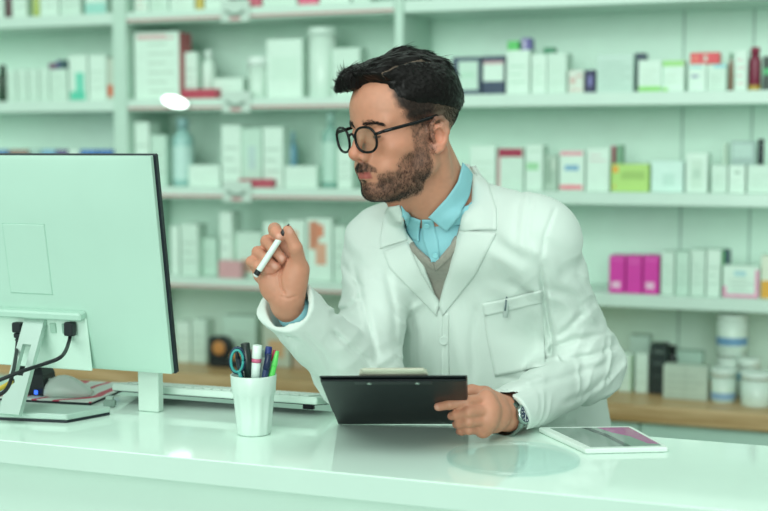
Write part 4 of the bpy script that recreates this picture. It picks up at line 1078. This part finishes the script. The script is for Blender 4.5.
FOLDS = [
 ([(540, 262), (543, 285), (547, 315), (552, 340), (551, 362)], 2.0, .0110, .15),      # arm against the side
 ([(557, 203), (545, 235), (541, 262)], 1.6, .0032, .25),                                # armhole seam
 ([(352, 262), (358, 285), (367, 318), (380, 368)], 2.4, .0065, .12),                      # right arm against the side
 ([(548, 349), (577, 339), (612, 335)], 2.2, .0048, .7), ([(551, 362), (593, 356), (620, 344)], 2.2, .0048, .7),
 ([(556, 340), (570, 326), (584, 312)], 2.0, .0040, .6), ([(500, 397), (560, 379), (612, 362)], 2.6, .0034, .6),
 ([(560, 405), (590, 392), (614, 372)], 2.2, .0036, .6), ([(575, 270), (590, 300), (604, 330)], 2.4, .0026, .5),
 ([(330, 330), (352, 349), (373, 364)], 2.0, .0044, .6), ([(328, 316), (350, 307), (364, 293)], 2.0, .0044, .6),
 ([(342, 262), (352, 278), (366, 290)], 2.0, .0032, .6), ([(300, 330), (322, 352), (338, 380)], 2.2, .0026, .5),
 ([(385, 262), (394, 310), (397, 365)], 2.8, .0034, .6), ([(408, 300), (415, 335), (414, 380)], 2.6, .0026, .6),
 ([(478, 300), (472, 340), (474, 385)], 2.8, .0030, .6), ([(524, 178), (518, 210), (514, 250)], 2.6, .0026, .5),
 ([(534, 190), (528, 225), (529, 262)], 2.4, .0024, .5), ([(500, 376), (520, 380), (545, 372)], 2.2, .0026, .5),
 ([(545, 432), (575, 424), (600, 412)], 2.2, .0026, .5)]
def folds(P, d):
    o = np.zeros(len(P))
    near = np.abs(d) < .02
    if not near.any(): return d
    Q = P[near]; w = np.zeros(len(Q))
    n1 = vnoise(Q, 14, 5); n2_ = vnoise(Q, 30, 6)
    for (a, b, c, amp) in ((LS, LE, LW, 1.0), (RS, RE, RW, 1.0)):
        t, r, an, _ = seg(Q, a, b); m = sstep(.10, .07, r)*sstep(-.1, .15, t)*sstep(1.25, 1.0, t)
        s = t*np.linalg.norm(b-a)
        wv = vnoise(np.stack([s/.030+1.5*np.sin(an+1.1)+.8*n1, np.cos(an)*.9, np.sin(an)*.9], 1), 1.0, 31)*1.5
        w += amp*m*(.0014+.0052*sstep(.45, .95, t))*(1-np.minimum(1, np.abs(wv)))*1.8
        t2, r2, an2, _ = seg(Q, b, c); m2 = sstep(.09, .065, r2)*sstep(-.25, .0, t2)*sstep(1.0, .8, t2)
        s2 = t2*np.linalg.norm(c-b)
        wv = vnoise(np.stack([s2/.032+1.6*np.sin(an2+2.3)+.8*n1, np.cos(an2)*.9, np.sin(an2)*.9], 1), 1.0, 32)*1.5
        w += amp*m2*(.0016+.0056*sstep(.55, .0, t2))*(1-np.minimum(1, np.abs(wv)))*1.8
    # chest and side: soft long folds falling from the shoulders and armpits
    l = (Q-CH)@LT; u = (Q-CH)@UPW; f_ = (Q-CH)@FT
    mt = sstep(.02, .06, f_)
    wv = np.sin(2*PI*(l/.085+.25*u/.1*np.sign(l)+.5*vnoise(Q*np.array([1, 1, .35]), 11, 8)))
    w += mt*.0034*wv*(sstep(.10, -.12, u))
    wv = np.sin(2*PI*((l*.8+u*.75)/.07+.6*n1)); w += .0030*wv*sstep(.075, .12, np.abs(l))*sstep(.16, .05, np.abs(u-.03))*sstep(0, .05, f_)
    w += .0014*n1+.0007*n2_
    o[near] = w
    g = 0
    for (pl, wd, dp, rg) in FOLDS: g = g+groove(Q, pl, wd*1.25, dp*.9, rg*.8)
    o[near] -= g*(((Q-CH)@FT > -.10))
    return d-o
CV, CF = ct.mesh(.0028, folds, 1)
coat = grid_obj('lab_coat', CV, CF, [COATM], PER)
CBVH = bvh_of((CV, CF)); SBVH = bvh_of((SV, SF), (WV, WF), (BV, BF)); 
def resample(pl, n):
    pl = np.array(pl, float); s = np.r_[0, np.cumsum(np.linalg.norm(np.diff(pl, axis=0), axis=1))]
    t = np.linspace(0, s[-1], n); return np.stack([np.interp(t, s, pl[:, i]) for i in range(2)], 1)
def patch(name, A, Bp, bvh, off, th, m, parent, n=24, k=10, bulge=0.0, lift=0.0, extra=None, it=3):
    """a sewn-on piece of cloth: laid on the garment below it, with real thickness"""
    A = resample(A, n); Bp = resample(Bp, n); top = np.zeros((n, k, 3)); bot = np.zeros((n, k, 3)); last = None
    hit = {}
    for i in range(n):
        for j in range(k):
            t = j/(k-1); p = A[i]*(1-t)+Bp[i]*t; r = ray(*p)
            h, nn, _, _ = bvh.ray_cast(Vector(CAM), Vector(nz(r)))
            if h is None or np.linalg.norm(np.array(h)-CAM) > 2.9: hit[i, j] = None
            else: hit[i, j] = (np.array(h), np.array(nn), r)
    D = np.array([[np.nan if hit[i, j] is None else float((hit[i, j][0]-CAM)@FP) for j in range(k)] for i in range(n)])
    # fill misses, then smooth the depth a little so that the cloth bridges folds
    for _ in range(60):
        if not np.isnan(D).any(): break
        E = D.copy()
        for i in range(n):
            for j in range(k):
                if np.isnan(D[i, j]):
                    v = [D[a, b] for a, b in ((i-1, j), (i+1, j), (i, j-1), (i, j+1)) if 0 <= a < n and 0 <= b < k and not np.isnan(D[a, b])]
                    if v: E[i, j] = sum(v)/len(v)
        D = E
    D0 = D.copy()
    for _ in range(it):
        P_ = np.pad(D, 1, mode='edge'); D = np.minimum(D0, (P_[:-2, 1:-1]+P_[2:, 1:-1]+P_[1:-1, :-2]+P_[1:-1, 2:]+2*D)/6)
    X = np.zeros((n, k, 3))
    for i in range(n):
        for j in range(k):
            t = j/(k-1); p = A[i]*(1-t)+Bp[i]*t; r = ray(*p); X[i, j] = CAM+r*D[i, j]/float(r@FP)
    gu = np.gradient(X, axis=0); gv = np.gradient(X, axis=1); Nn = np.cross(gu, gv); Nn /= np.maximum(1e-9, np.linalg.norm(Nn, axis=2))[..., None]
    Nn = np.where(((Nn*(CAM-X)).sum(2) < 0)[..., None], -Nn, Nn)
    for i in range(n):
        for j in range(k):
            t = j/(k-1); o_ = off+lift*t+bulge*math.sin(PI*t)
            top[i, j] = X[i, j]+Nn[i, j]*(o_+th); bot[i, j] = X[i, j]+Nn[i, j]*o_
    mb = MB(); V = list(top.reshape(-1, 3))+list(bot.reshape(-1, 3)); M_ = n*k; F = []
    for i in range(n-1):
        for j in range(k-1):
            a = i*k+j; F.append((a, a+1, a+k+1, a+k)); F.append((M_+a, M_+a+k, M_+a+k+1, M_+a+1))
    for i in range(n-1): F.append((i*k, i*k+k, M_+i*k+k, M_+i*k)); a = i*k+k-1; F.append((a, M_+a, M_+a+k, a+k))
    for j in range(k-1): F.append((j, M_+j, M_+j+1, j+1)); a = (n-1)*k+j; F.append((a, a+1, M_+a+1, M_+a))
    mb.add(V, F, m, True)
    if extra: extra(mb, top)
    return mb.build(name, parent)
shirt = [o for o in PER.children if o.name.startswith('shirt')][0]
# shirt collar wings, placket, buttons
patch('collar_wing', [(461, 163), (456, 182), (445, 198), (428, 216.5)], [(471, 175), (468, 196), (460, 215), (447, 231)], SBVH, .003, .002, SHIRTM, shirt, bulge=.002, it=18)
patch('collar_wing', [(400, 205), (404, 211), (410, 215), (421, 219)], [(402, 216), (407, 230), (413, 238), (420, 242)], SBVH, .002, .002, SHIRTM, shirt, bulge=.001, it=14)
patch('placket', [(422, 219), (423, 240), (431, 262)], [(433, 219), (438, 240), (440, 262)], SBVH, .0012, .0012, SHIRTM, shirt, k=6)
def button(name, px_, py_, bvh, r_, m, parent, off=.002):
    h, nn, _, _ = bvh.ray_cast(Vector(CAM), Vector(nz(ray(px_, py_)))); 
    if h is None: return
    n_ = np.array(nn); n_ = n_ if n_@(CAM-np.array(h)) > 0 else -n_
    mb = MB(); mb.lathe([(r_*.6, 0), (r_, .001), (r_, .0026), (r_*.8, .003), (r_*.7, .0022)], np.array(h)+n_*off, m, 18, axis=n_); return mb.build(name, parent)
BTS = plastic('9adbe4', .3); BTC = plastic('cfddd6', .25)
button('button', 427, 222.5, SBVH, .0048, BTS, shirt, .006); button('button', 436, 254, SBVH, .0048, BTS, shirt, .004)
# sweater neck rib
patch('neck_rib', [(409, 238), (421, 252), (434, 264)], [(407, 245), (420, 259), (436, 271)], SBVH, .0008, .0018, WOOL, swo, k=5)
patch('neck_rib', [(456, 236), (447, 251), (434, 264)], [(460, 243), (450, 258), (436, 271)], SBVH, .0008, .0018, WOOL, swo, k=5)
# coat collar and lapels
patch('collar', [(464, 164), (469, 176), (466, 200), (457, 231)], [(477, 167), (489, 186), (497, 210), (497, 230)], CBVH, .0008, .0020, COATM, coat, bulge=.0022)
patch('lapel', [(457, 231), (450.5, 262), (440.5, 302)], [(497, 233), (476, 274), (443, 316)], CBVH, .0008, .0020, COATM, coat, bulge=.0022)
patch('collar', [(399, 204.5), (402, 213), (405, 228), (408, 240)], [(388, 206.5), (383, 222), (380, 238), (380, 249)], bvh_of((CV, CF), (BV, BF)), .0008, .0020, COATM, coat, bulge=.002)
patch('lapel', [(408, 242), (421, 272), (439, 303)], [(383, 252), (389, 268), (437, 316)], CBVH, .0008, .0020, COATM, coat, bulge=.0022)
patch('placket', [(443, 314), (441, 345), (441, 385)], [(449, 312), (449, 345), (449, 385)], CBVH, .0008, .0012, COATM, coat, k=5)
button('button', 443.5, 340, CBVH, .0082, BTC, coat, .0035)
def hem(mb, top): pass
pk = patch('pocket', [(482, 304), (487, 340), (495, 377)], [(541, 290), (544, 330), (545.5, 366)], CBVH, .0004, .0012, COATM, coat, n=20, k=16, bulge=.002)
patch('pocket_hem', [(481.5, 303), (484.5, 316)], [(541.5, 289), (542.5, 302)], CBVH, .0022, .0012, COATM, pk, n=6, k=16, bulge=.0015)
# pen clipped in the pocket
h, nn, _, _ = CBVH.ray_cast(Vector(CAM), Vector(nz(ray(507, 300)))); h = np.array(h); n_ = np.array(nn); n_ = n_ if n_@(CAM-h) > 0 else -n_
axp = nz(UPW*.98+RT*.1); m = MB(); DG = plastic('5d6f72', .3)
m.lathe([(.0042, -.03), (.0042, .012), (.003, .015)], h+n_*.0012, plastic('c2d0cb', .3), 12, axis=axp)
po = tag(m.build('pen', loc=h), 'silver and grey pen clipped in the chest pocket of the lab coat', 'pen')
m = MB(); c0 = h+n_*.0095
m.tube([c0-axp*.012, c0-axp*.004, c0+axp*.009, c0+axp*.012-n_*.006], .0016, DG, 8); m.build('clip', po)
# trousers and shoes (behind the counter)
tr_ = SDF()
for s_ in (1, -1):
    hip = HP+LT*.088*s_-UPW*.06; kn = np.array([*(HP+LT*.10*s_+FT*.03)[:2], .50]); an = np.array([*(HP+LT*.11*s_-FT*.01)[:2], .07])
    tr_.cap(hip, kn, .098, .075, .03); tr_.cap(kn, an, .074, .062, .02)
    mb = MB(); R_ = []
    for t, w_, hh in ((-.09, .02, .05), (-.085, .034, .075), (-.03, .038, .085), (.04, .042, .07), (.11, .046, .05), (.16, .040, .042), (.185, .022, .03)):
        c_ = np.array([an[0], an[1], 0])+FT*t; R_.append([c_+LT*w_*math.cos(a)+UPW*(.002+hh*max(0, .5+.5*math.sin(a)) ) for a in np.linspace(0, 2*PI, 16, endpoint=False)])
    mb.rings(R_, SHOE); mb.build('shoe', PER)
tr_.ell(HP-UPW*.02, (.172, .125, .13), TM, .03)
TV, TF = tr_.mesh(.007, None, 1); grid_obj('trousers', TV, TF, [TROU], PER)
# ------------------------------------------------------------------ hair, brows, beard
HAIRM = bpy.data.materials.new('dark_hair'); HAIRM.use_nodes = True
hb = HAIRM.node_tree.nodes['Principled BSDF']; hb.inputs['Base Color'].default_value = lin('0e0b0a')+(1,); hb.inputs['Roughness'].default_value = .4; hb.inputs['Specular IOR Level'].default_value = .2
BEARDM = bpy.data.materials.new('dark_beard'); BEARDM.use_nodes = True
bb = BEARDM.node_tree.nodes['Principled BSDF']; bb.inputs['Base Color'].default_value = lin('1f1511')+(1,); bb.inputs['Roughness'].default_value = .55
hr = SDF()
def he2(c, r, k=.012, op='u'): hr.ell(H(*c), np.array(r)*HS, HM_, k, op)
he2((-.014, 0, .041), (.1035, .0815, .0855), .01)
he2((.030, -.006, .092), (.070, .062, .030), .02)
hr.cap(H(.070, .034, .086), H(.081, -.026, .086), .016, .020, .02)
hr.cap(H(.081, -.026, .086), H(.088, -.038, .080), .020, .018, .012)
hr.cap(H(-.02, -.01, .100), H(-.07, -.005, .084), .03, .03, .03)
def hair_region(P):
    q = toH(P); x, y, z = q.T; ay = np.abs(y)
    low = np.where(x > 0, .032, .032+.22*x)
    d1 = low-z                                         # below the fade
    sidefront = (x-(.060-.10*(z-.05)))                 # temple edge
    d2 = np.where((z < .080) & ~((x > .055) & (z > .0735+.13*(y+.035).clip(0, 1)) & (y < .046)), sidefront, x-.30)
    topfront = np.where(y > 0, x-(.080-.45*(y).clip(0, .06)+ (z-.085).clip(0, .05)*1.1), x-(.086-.05*(-y)+(z-.058).clip(0, .05)*1.5))
    d3 = np.where(z >= .062, topfront, -9)
    return np.maximum(np.maximum(d1, d2), d3)*HS*.8
hr.fn(hair_region, 'i', .004)
def part_line(q): return np.exp(-((q[:, 1]-.046-.05*(q[:, 0]-.06).clip(-9, 0)*0)/.0021)**2)*sstep(.087, .094, q[:, 2])*sstep(-.055, -.03, q[:, 0])
def hair_post(P, d):
    q = toH(P); x, y, z = q.T
    top = sstep(.075, .095, z)*sstep(.052, .044, y)
    s1 = vnoise(np.stack([q[:, 0]*.25-.1*q[:, 1], q[:, 1]+.25*q[:, 0], q[:, 2]*.6], 1), 130, 11)
    s2 = vnoise(np.stack([q[:, 0]*.2, q[:, 1]+.25*q[:, 0], q[:, 2]*.6], 1), 300, 12)
    d = d+.0040*part_line(q)
    low = np.where(x > 0, .032, .032+.22*x); d = d+.0075*(1-sstep(-.002, .028, z-low))*(z < .085)
    return d-top*(.0028*s1+.0014*s2)-(1-top)*.0010*vnoise(P, 260, 13)
AV, AF = hr.mesh(.0018, hair_post, 1)
AN = vnormals(AV, AF)
def strands(mb, roots, dirs, lens, r, m, segs=4, lift=None, curve=None, rr=None):
    V = []; F = []; k = 0
    for i in range(len(roots)):
        p = roots[i].copy(); d = dirs[i].copy(); L = lens[i]/segs
        e1 = nz(np.cross(d, [.31, .52, .79])); e2 = np.cross(d, e1)
        for s in range(segs+1):
            w = r*(1-.9*(s/segs)**1.5)
            if s < segs:
                for a in range(3):
                    an = 2*PI*a/3; V.append(p+e1*w*math.cos(an)+e2*w*math.sin(an))
            else: V.append(p)
            if lift is not None: d = nz(d+lift[i]/segs)
            p = p+d*L
        for s in range(segs-1):
            for a in range(3):
                c = (a+1) % 3; F.append((k+s*3+a, k+s*3+c, k+s*3+3+c, k+s*3+3+a))
        s = segs-1
        for a in range(3): F.append((k+s*3+a, k+s*3+(a+1) % 3, k+segs*3))
        k += segs*3+1
    mb.add(V, F, m, True)
hm = MB()
q = toH(AV); pf = part_line(q)[AF].mean(1) > .6
SCM = plastic('665649', .6)
hm.add(AV, [tuple(f) for f in AF[~pf]], HAIRM, True); hm.add(AV, [tuple(f) for f in AF[pf]], SCM, True)
nh = AN@HM_
x, y, z = q.T
istop = (z > .078) & (y < .0425)
def pick(mask, n):
    w = np.where(mask)[0]; return w[RNG.integers(0, len(w), n)] if len(w) else w
def tang(d, n):
    d = d-n*(d*n).sum(1)[:, None]; return d/np.maximum(1e-9, np.linalg.norm(d, axis=1))[:, None]
i = pick(istop & (nh[:, 2] > -.35), 2600); rnd = lambda n, s: RNG.normal(0, s, (n, 3))
dl = np.stack([np.where(q[i, 0] > .085, .25, -1.0), .25+0*i, np.where(q[i, 0] > .075, .45, .10)], 1)+rnd(len(i), .16)
D = tang(dl@HM_.T, AN[i])+AN[i]*.10; D /= np.linalg.norm(D, axis=1)[:, None]
strands(hm, AV[i]-AN[i]*.0012, D, RNG.uniform(.014, .034, len(i))*np.where(q[i, 0] > .09, .55, 1), .00055, HAIRM, 4, lift=-AN[i]*.35)
i = pick((q[:, 0] > .086) & (z > .066), 160)            # loose tips of the fringe
D = (np.stack([1+0*i, -.35+0*i, .35+0*i], 1)+rnd(len(i), .35))@HM_.T; D /= np.linalg.norm(D, axis=1)[:, None]
strands(hm, AV[i]-AN[i]*.001, D, RNG.uniform(.006, .014, len(i)), .0004, HAIRM, 4, lift=np.tile(HU*.6-HF*.5, (len(i), 1)))
i = pick(~istop & ((np.abs(y-.046) > .003) | (z < .08)), 5200)
dl = np.stack([-.55+0*i, 0*i, -.85+0*i], 1)+rnd(len(i), .25)
D = tang(dl@HM_.T, AN[i])+AN[i]*.28; D /= np.linalg.norm(D, axis=1)[:, None]
strands(hm, AV[i]-AN[i]*.0008, D, RNG.uniform(.004, .009, len(i)), .00032, HAIRM, 3)
# faded sides: short clipped hair on the scalp
qb = toH(BV); xb, yb2, zb2 = qb.T; hlb = np.where(xb > 0, .035, .035+.25*xb)
fm = sstep(-.040, -.004, zb2-hlb)*(zb2-hlb < .02)*sstep(.068, .048, xb+.35*(.06-zb2).clip(0, .05))*(np.abs(yb2) > .03)*(zb2 < .09)*inhead*(xb < .062)
ears = (np.abs(yb2) > .072) & (zb2 < .026)
w = np.where((RNG.random(len(BV)) < fm*.8) & ~ears)[0]
dl = np.stack([-.5+0*w, 0*w, -.8+0*w], 1)+rnd(len(w), .2); D = tang(dl@HM_.T, BN[w])+BN[w]*.35; D /= np.linalg.norm(D, axis=1)[:, None]
strands(hm, BV[w], D, RNG.uniform(.0018, .0042, len(w))*(.5+.8*fm[w]), .00022, HAIRM, 2)
hm.build('hair', PER)
# beard stubble
bm_ = MB(); w = np.where((RNG.random(len(BV)) < beard*.9) & inhead & (beard > .15))[0]; w = np.concatenate([w, w[(RNG.random(len(w)) < .5) | (np.abs(qb[w, 1]) < .035)]])
dl = np.stack([.1+0*w, 0*w, -1.0+0*w], 1)+rnd(len(w), .35); D = tang(dl@HM_.T, BN[w])+BN[w]*.45; D /= np.linalg.norm(D, axis=1)[:, None]
strands(bm_, BV[w]-BN[w]*.0003+RNG.normal(0, .0006, (len(w), 3)), D, RNG.uniform(.0022, .0052, len(w)), .00025, BEARDM, 2)
bm_.build('beard', PER)
# brows
for s_ in (1, -1):
    eb = MB(); R_ = []; Dd = []
    for _ in range(300):
        t = RNG.random(); x0 = .100; yy = (.011+.047*t)*s_; zz = .0155+.0065*math.sin(PI*min(1, t*1.15)*.75)-.004*t+RNG.normal(0, .0023*(1.15-.6*t))
        o_ = H(.13, yy*1.12, zz); dr = -HF*(.9)-HL*(.28*s_*t)
        hh, nn, ix, _ = BBVH.ray_cast(Vector(o_), Vector(nz(dr)))
        if hh is None: continue
        R_.append(np.array(hh)); n_ = np.array(nn); dd = HM_@np.array([-.25*t, s_*.9, .45-.75*t])+RNG.normal(0, .15, 3); dd = dd-n_*(dd@n_); Dd.append(nz(nz(dd)+n_*.25))
    if R_: strands(eb, np.array(R_), np.array(Dd), RNG.uniform(.004, .008, len(R_)), .00032, BEARDM, 3)
    eb.build('eyebrow', PER)
# ------------------------------------------------------------------ glasses
FRM = mat('frame_black', '05070a', .2, spec=.3)
LENS = thin_glass('lens_glass', (.95, .985, .97), .05)
GLO = H(.10, 0, 0); FRX = .0065; gl = MB()
def lens_pt(s_, a, k=1.0):
    c, s = math.cos(a), math.sin(a); e = 2.35
    u = .0248*k*np.sign(c)*abs(c)**(2/e); v = .0212*k*np.sign(s)*abs(s)**(2/e)
    yy = .0345+u; return np.array([.1015+FRX-.13*(yy-.0345)-.0022*(yy/.06)**2-.10*v*-1*.6, yy*s_, -.006+v])
R1 = np.linspace(0, 2*PI, 41)
for s_ in (1, -1):
    gl.tube([H(*lens_pt(s_, a)) for a in R1], .0022, FRM, 8, cap=False)
gl.tube([H(.1055+FRX, yy, .0005+.004*math.cos(yy/.0085*PI/2)) for yy in np.linspace(-.0085, .0085, 7)], .0021, FRM, 8)
for s_ in (1, -1):
    e0 = lens_pt(s_, .35)
    gl.tube([H(*e0), H(e0[0]-.004, .0635*s_, .004), H(.094, .0685*s_, .006)], .0026, FRM, 8)
GLS = gl.build('glasses', PER)
for s_ in (1, -1):
    m = MB(); m.tube([H(.0945, .0690*s_, .006), H(.060, .0735*s_, .0095), H(.030, .0775*s_, .0125), H(.006, .0805*s_, .0165), H(-.008, .0825*s_, .0185), H(-.022, .0805*s_, .0130), H(-.034, .0775*s_, -.002)], .0019, FRM, 8, flat=1.5); m.build('temple', GLS)
    m = MB(); P0 = [H(*lens_pt(s_, a, .97)) for a in R1[:-1]]; c_ = sum(P0)/len(P0)
    V = [c_]+P0; V2 = [v-HF*.0012 for v in V]; n_ = len(P0); F = [(0, 1+j, 1+(j+1) % n_) for j in range(n_)]+[(n_+1, n_+2+(j+1) % n_, n_+2+j) for j in range(n_)]
    m.add(V+V2, F, LENS, False); m.build('lens', GLS)
# ------------------------------------------------------------------ watch on the left wrist
wa = FDL; wc = LW-FDL*.006-UPW*.0015; e1 = nz(np.cross(wa, UPW)); e1 = e1 if e1@(CAM-wc) > 0 else -e1; e2 = np.cross(wa, e1); e2 = e2 if e2[2] > 0 else -e2
STEEL = mat('watch_steel', '9fb0ac', .25, metal=1); STR = plastic('1b2530', .5)
m = MB(); R_ = []
for a in np.linspace(0, 2*PI, 37):
    c = wc+e1*.0295*math.cos(a)+e2*.0295*math.sin(a); o_ = nz(e1*math.cos(a)+e2*math.sin(a))
    R_.append([c-wa*.009, c-wa*.009+o_*.0035, c+wa*.009+o_*.0035, c+wa*.009])
m.rings(R_, STEEL, False, False, False); WT = m.build('watch', PER)
fd = nz(e1*.95+e2*.22); fc = wc+fd*.0325
m = MB(); m.lathe([(.015, -.003), (.0165, 0), (.0165, .005), (.0145, .0062)], fc, STEEL, 28, axis=fd); m.build('case', WT)
m = MB(); m.lathe([(.0138, .0058), (.0138, .0064)], fc, plastic('1c2c48', .2), 28, axis=fd)
t1 = nz(np.cross(fd, wa)); t2 = np.cross(fd, t1)
for j in range(12):
    a = 2*PI*j/12; c = fc+fd*.0066+(t1*math.cos(a)+t2*math.sin(a))*.0110; u = t1*math.cos(a)+t2*math.sin(a)
    m.tube([c-u*.0014, c+u*.0014], .0006, plastic('d8e2e0', .3), 5)
for a, L in ((.6, .007), (2.4, .010)): m.tube([fc+fd*.0068, fc+fd*.0068+(t1*math.cos(a)+t2*math.sin(a))*L], .0006, plastic('d8e2e0', .3), 5)
m.build('dial', WT)
# ------------------------------------------------------------------ held things: pen and clipboard
a_, b_ = Z3p(106, 326, -.024), Z3p(252, 102, -.0265); d_ = b_-a_; L = np.linalg.norm(d_); d_ /= L
m = MB(); m.lathe([(.0046, L*.10), (.0048, L*.12), (.0048, L*.70), (.0044, L*.72)], a_, plastic('dfeee8', .3), 16, axis=d_)
o = tag(m.build('felt_pen', loc=a_), 'white felt pen with black ends held in the raised hand', 'pen')
m = MB(); m.lathe([(.0030, 0), (.0046, .002), (.0047, L*.105)], a_, plastic('dfe6e4', .3), 16, axis=d_)
m.lathe([(.0048, L*.035), (.0049, L*.04), (.0049, L*.12)], a_, plastic('14181c', .3), 16, axis=d_, cap0=False, cap1=False); m.build('end_cap', o)
m = MB(); m.lathe([(.0046, L*.715), (.0046, L*.86), (.0022, L*.94), (.0010, L)], a_, plastic('14181c', .3), 16, axis=d_); m.build('nib', o)
c0, c1 = W(317.5, 378.5, 1.885), W(459, 374, 1.885)
b0_, b1_ = G(343.5, 423.3), G(472, 427)
c0, c1, b0_, b1_ = map(np.array, (c0, c1, b0_, b1_)); b0_[2] += .003; b1_[2] += .003
ux = nz((c1-c0)+(b1_-b0_)); vy = ((c0+c1)-(b0_+b1_))/2; vy = vy-ux*(vy@ux); LV = np.linalg.norm(vy); vy /= LV; wz = np.cross(ux, vy)
WB_ = .221; cc = (c0+c1+b0_+b1_)/4; RC = np.stack([ux, vy, wz], 1)
if wz[2] < 0: wz = -wz; RC = np.stack([ux, vy, wz], 1)
CLB = mat('clipboard_black', '0f181b', .38, spec=.25)
o = empty('clipboard', cc, 'black clipboard held in one hand, leaning on the counter', 'clipboard')
m = MB(); m.box((-WB_/2, -LV/2, -.0015), (WB_/2, LV/2, .0015), CLB, .0012, RC, cc); m.build('board', o)
m = MB(); m.box((-WB_/2+.006, -LV/2+.01, .0016), (WB_/2-.006, LV/2-.02, .0030), plastic('e6f0ea', .6), 0, RC, cc); m.build('paper', o)
CHR = mat('clip_chrome', 'd3d6c2', .3, metal=.35)
m = MB(); m.box((-.052, LV/2-.034, .0032), (.052, LV/2-.006, .009), CHR, .002, RC, cc); m.box((-.048, LV/2-.010, .006), (.048, LV/2+.006, .012), CHR, .003, RC, cc)
m.tube([cc+RC@np.array([-.05, LV/2-.004, .008]), cc+RC@np.array([.05, LV/2-.004, .008])], .0045, CHR, 10)
m.build('clip', o)
m = MB(); m.box((-WB_/2+.001, -LV*.16, -.0062), (WB_/2-.001, LV/2-.004, -.0030), CLB, .001, RC, cc); m.build('cover_leaf', o)
m = MB(); m.box((-.058, LV/2-.018, -.0078), (.058, LV/2-.002, -.0063), plastic('10181b', .3), .0008, RC, cc); m.build('backing_plate', o)
for s_ in (-.036, .036):
    m = MB(); m.lathe([(.0040, 0), (.0038, .001), (.002, .0018)], cc+RC@np.array([s_, LV/2-.011, -.0078]), mat('rivet_metal', 'a9b8b0', .3, metal=1), 14, axis=-wz); m.build('rivet', o)
# ------------------------------------------------------------------ camera, lamps, world
cam = bpy.data.cameras.new('camera'); co = bpy.data.objects.new('camera', cam); COL.objects.link(co)
cam.sensor_width = 36; cam.lens = 36*FPX/768; cam.clip_start = .05
R3 = Matrix((tuple(RT), tuple(UPP), tuple(-FP))).transposed()
co.matrix_world = Matrix.Translation(Vector(CAM)) @ R3.to_4x4()
cam.dof.use_dof = True; cam.dof.focus_distance = 2.13; cam.dof.aperture_fstop = 2.6
SC.camera = co
def area(name, loc, aim, sx, sy, power, col):
    l = bpy.data.lights.new(name, 'AREA'); l.shape = 'RECTANGLE'; l.size = sx; l.size_y = sy; l.energy = power; l.color = col
    o = bpy.data.objects.new(name, l); COL.objects.link(o); o.location = loc
    o.rotation_euler = (Vector(aim)-Vector(loc)).to_track_quat('-Z', 'Y').to_euler()
    return o
TINT = (.90, 1.0, .94)
area('overhead_fill_light', (-1.4, .55, 2.88), (-1.4, .56, 0), 2.6, 1.3, 26, TINT)  # unseen fill lamps added overhead; no ceiling stands above the front ones
area('overhead_fill_light', (.3, 1.3, 2.88), (.3, 1.31, 0), 1.3, 1.3, 8, TINT)
area('overhead_fill_light', (-1.3, 3.1, 2.88), (-1.3, 3.11, 0), 3.6, .7, 8, TINT)  # fill added to brighten shelf fronts and back panels
sl = bpy.data.lights.new('front_fill_sun', 'SUN'); sl.energy = 1.56; sl.angle = math.radians(36); sl.color = TINT  # soft sun added to light counter and shelves evenly from the front
so = bpy.data.objects.new('front_fill_sun', sl); COL.objects.link(so); so.location = (0, -1.5, 2.4)
so.rotation_euler = Vector((-.10, 1.0, -.20)).to_track_quat('-Z', 'Y').to_euler()
# foil disc added for a bright glint, tilted to mirror the front sun
tc_ = YP(175, 102, YS-.035); hv = nz(nz(CAM-tc_)+nz([.10, -1.0, .20])); t1 = nz(np.cross(UPW, hv)); t2 = np.cross(hv, t1); RG = np.stack([t1, t2, hv], 1)
RG = RG@rotz(math.radians(-14))
FOIL = mat('glint_foil', 'e8f4ee', .28, metal=1)
m = MB(); m.rings([[tc_+RG@np.array([.048*k*math.cos(a), .021*k*math.sin(a), h]) for a in np.linspace(0, 2*PI, 32, endpoint=False)] for k, h in ((1, -.002), (1, .001), (.96, .002))], FOIL)
m.box((-.012, -.006, -.030), (.012, .006, -.002), HOLD, .001, RG, tc_)
tg = m.build('shelf_tag', [c for c in u2.children if c.name.startswith('shelf') and abs(c['_z']-Z2) < 1e-4][0])
w = bpy.data.worlds.new('world'); SC.world = w; w.use_nodes = True
bg = w.node_tree.nodes['Background']; bg.inputs[0].default_value = (.82, 1.0, .90, 1); bg.inputs[1].default_value = .50
SC.view_settings.view_transform = 'Standard'; SC.view_settings.look = 'None'; SC.view_settings.gamma = 1; SC.view_settings.exposure = 0
SC.view_settings.use_curve_mapping = False
for o in bpy.data.objects:
    for k_ in ('_o', '_z'):
        if k_ in o: del o[k_]
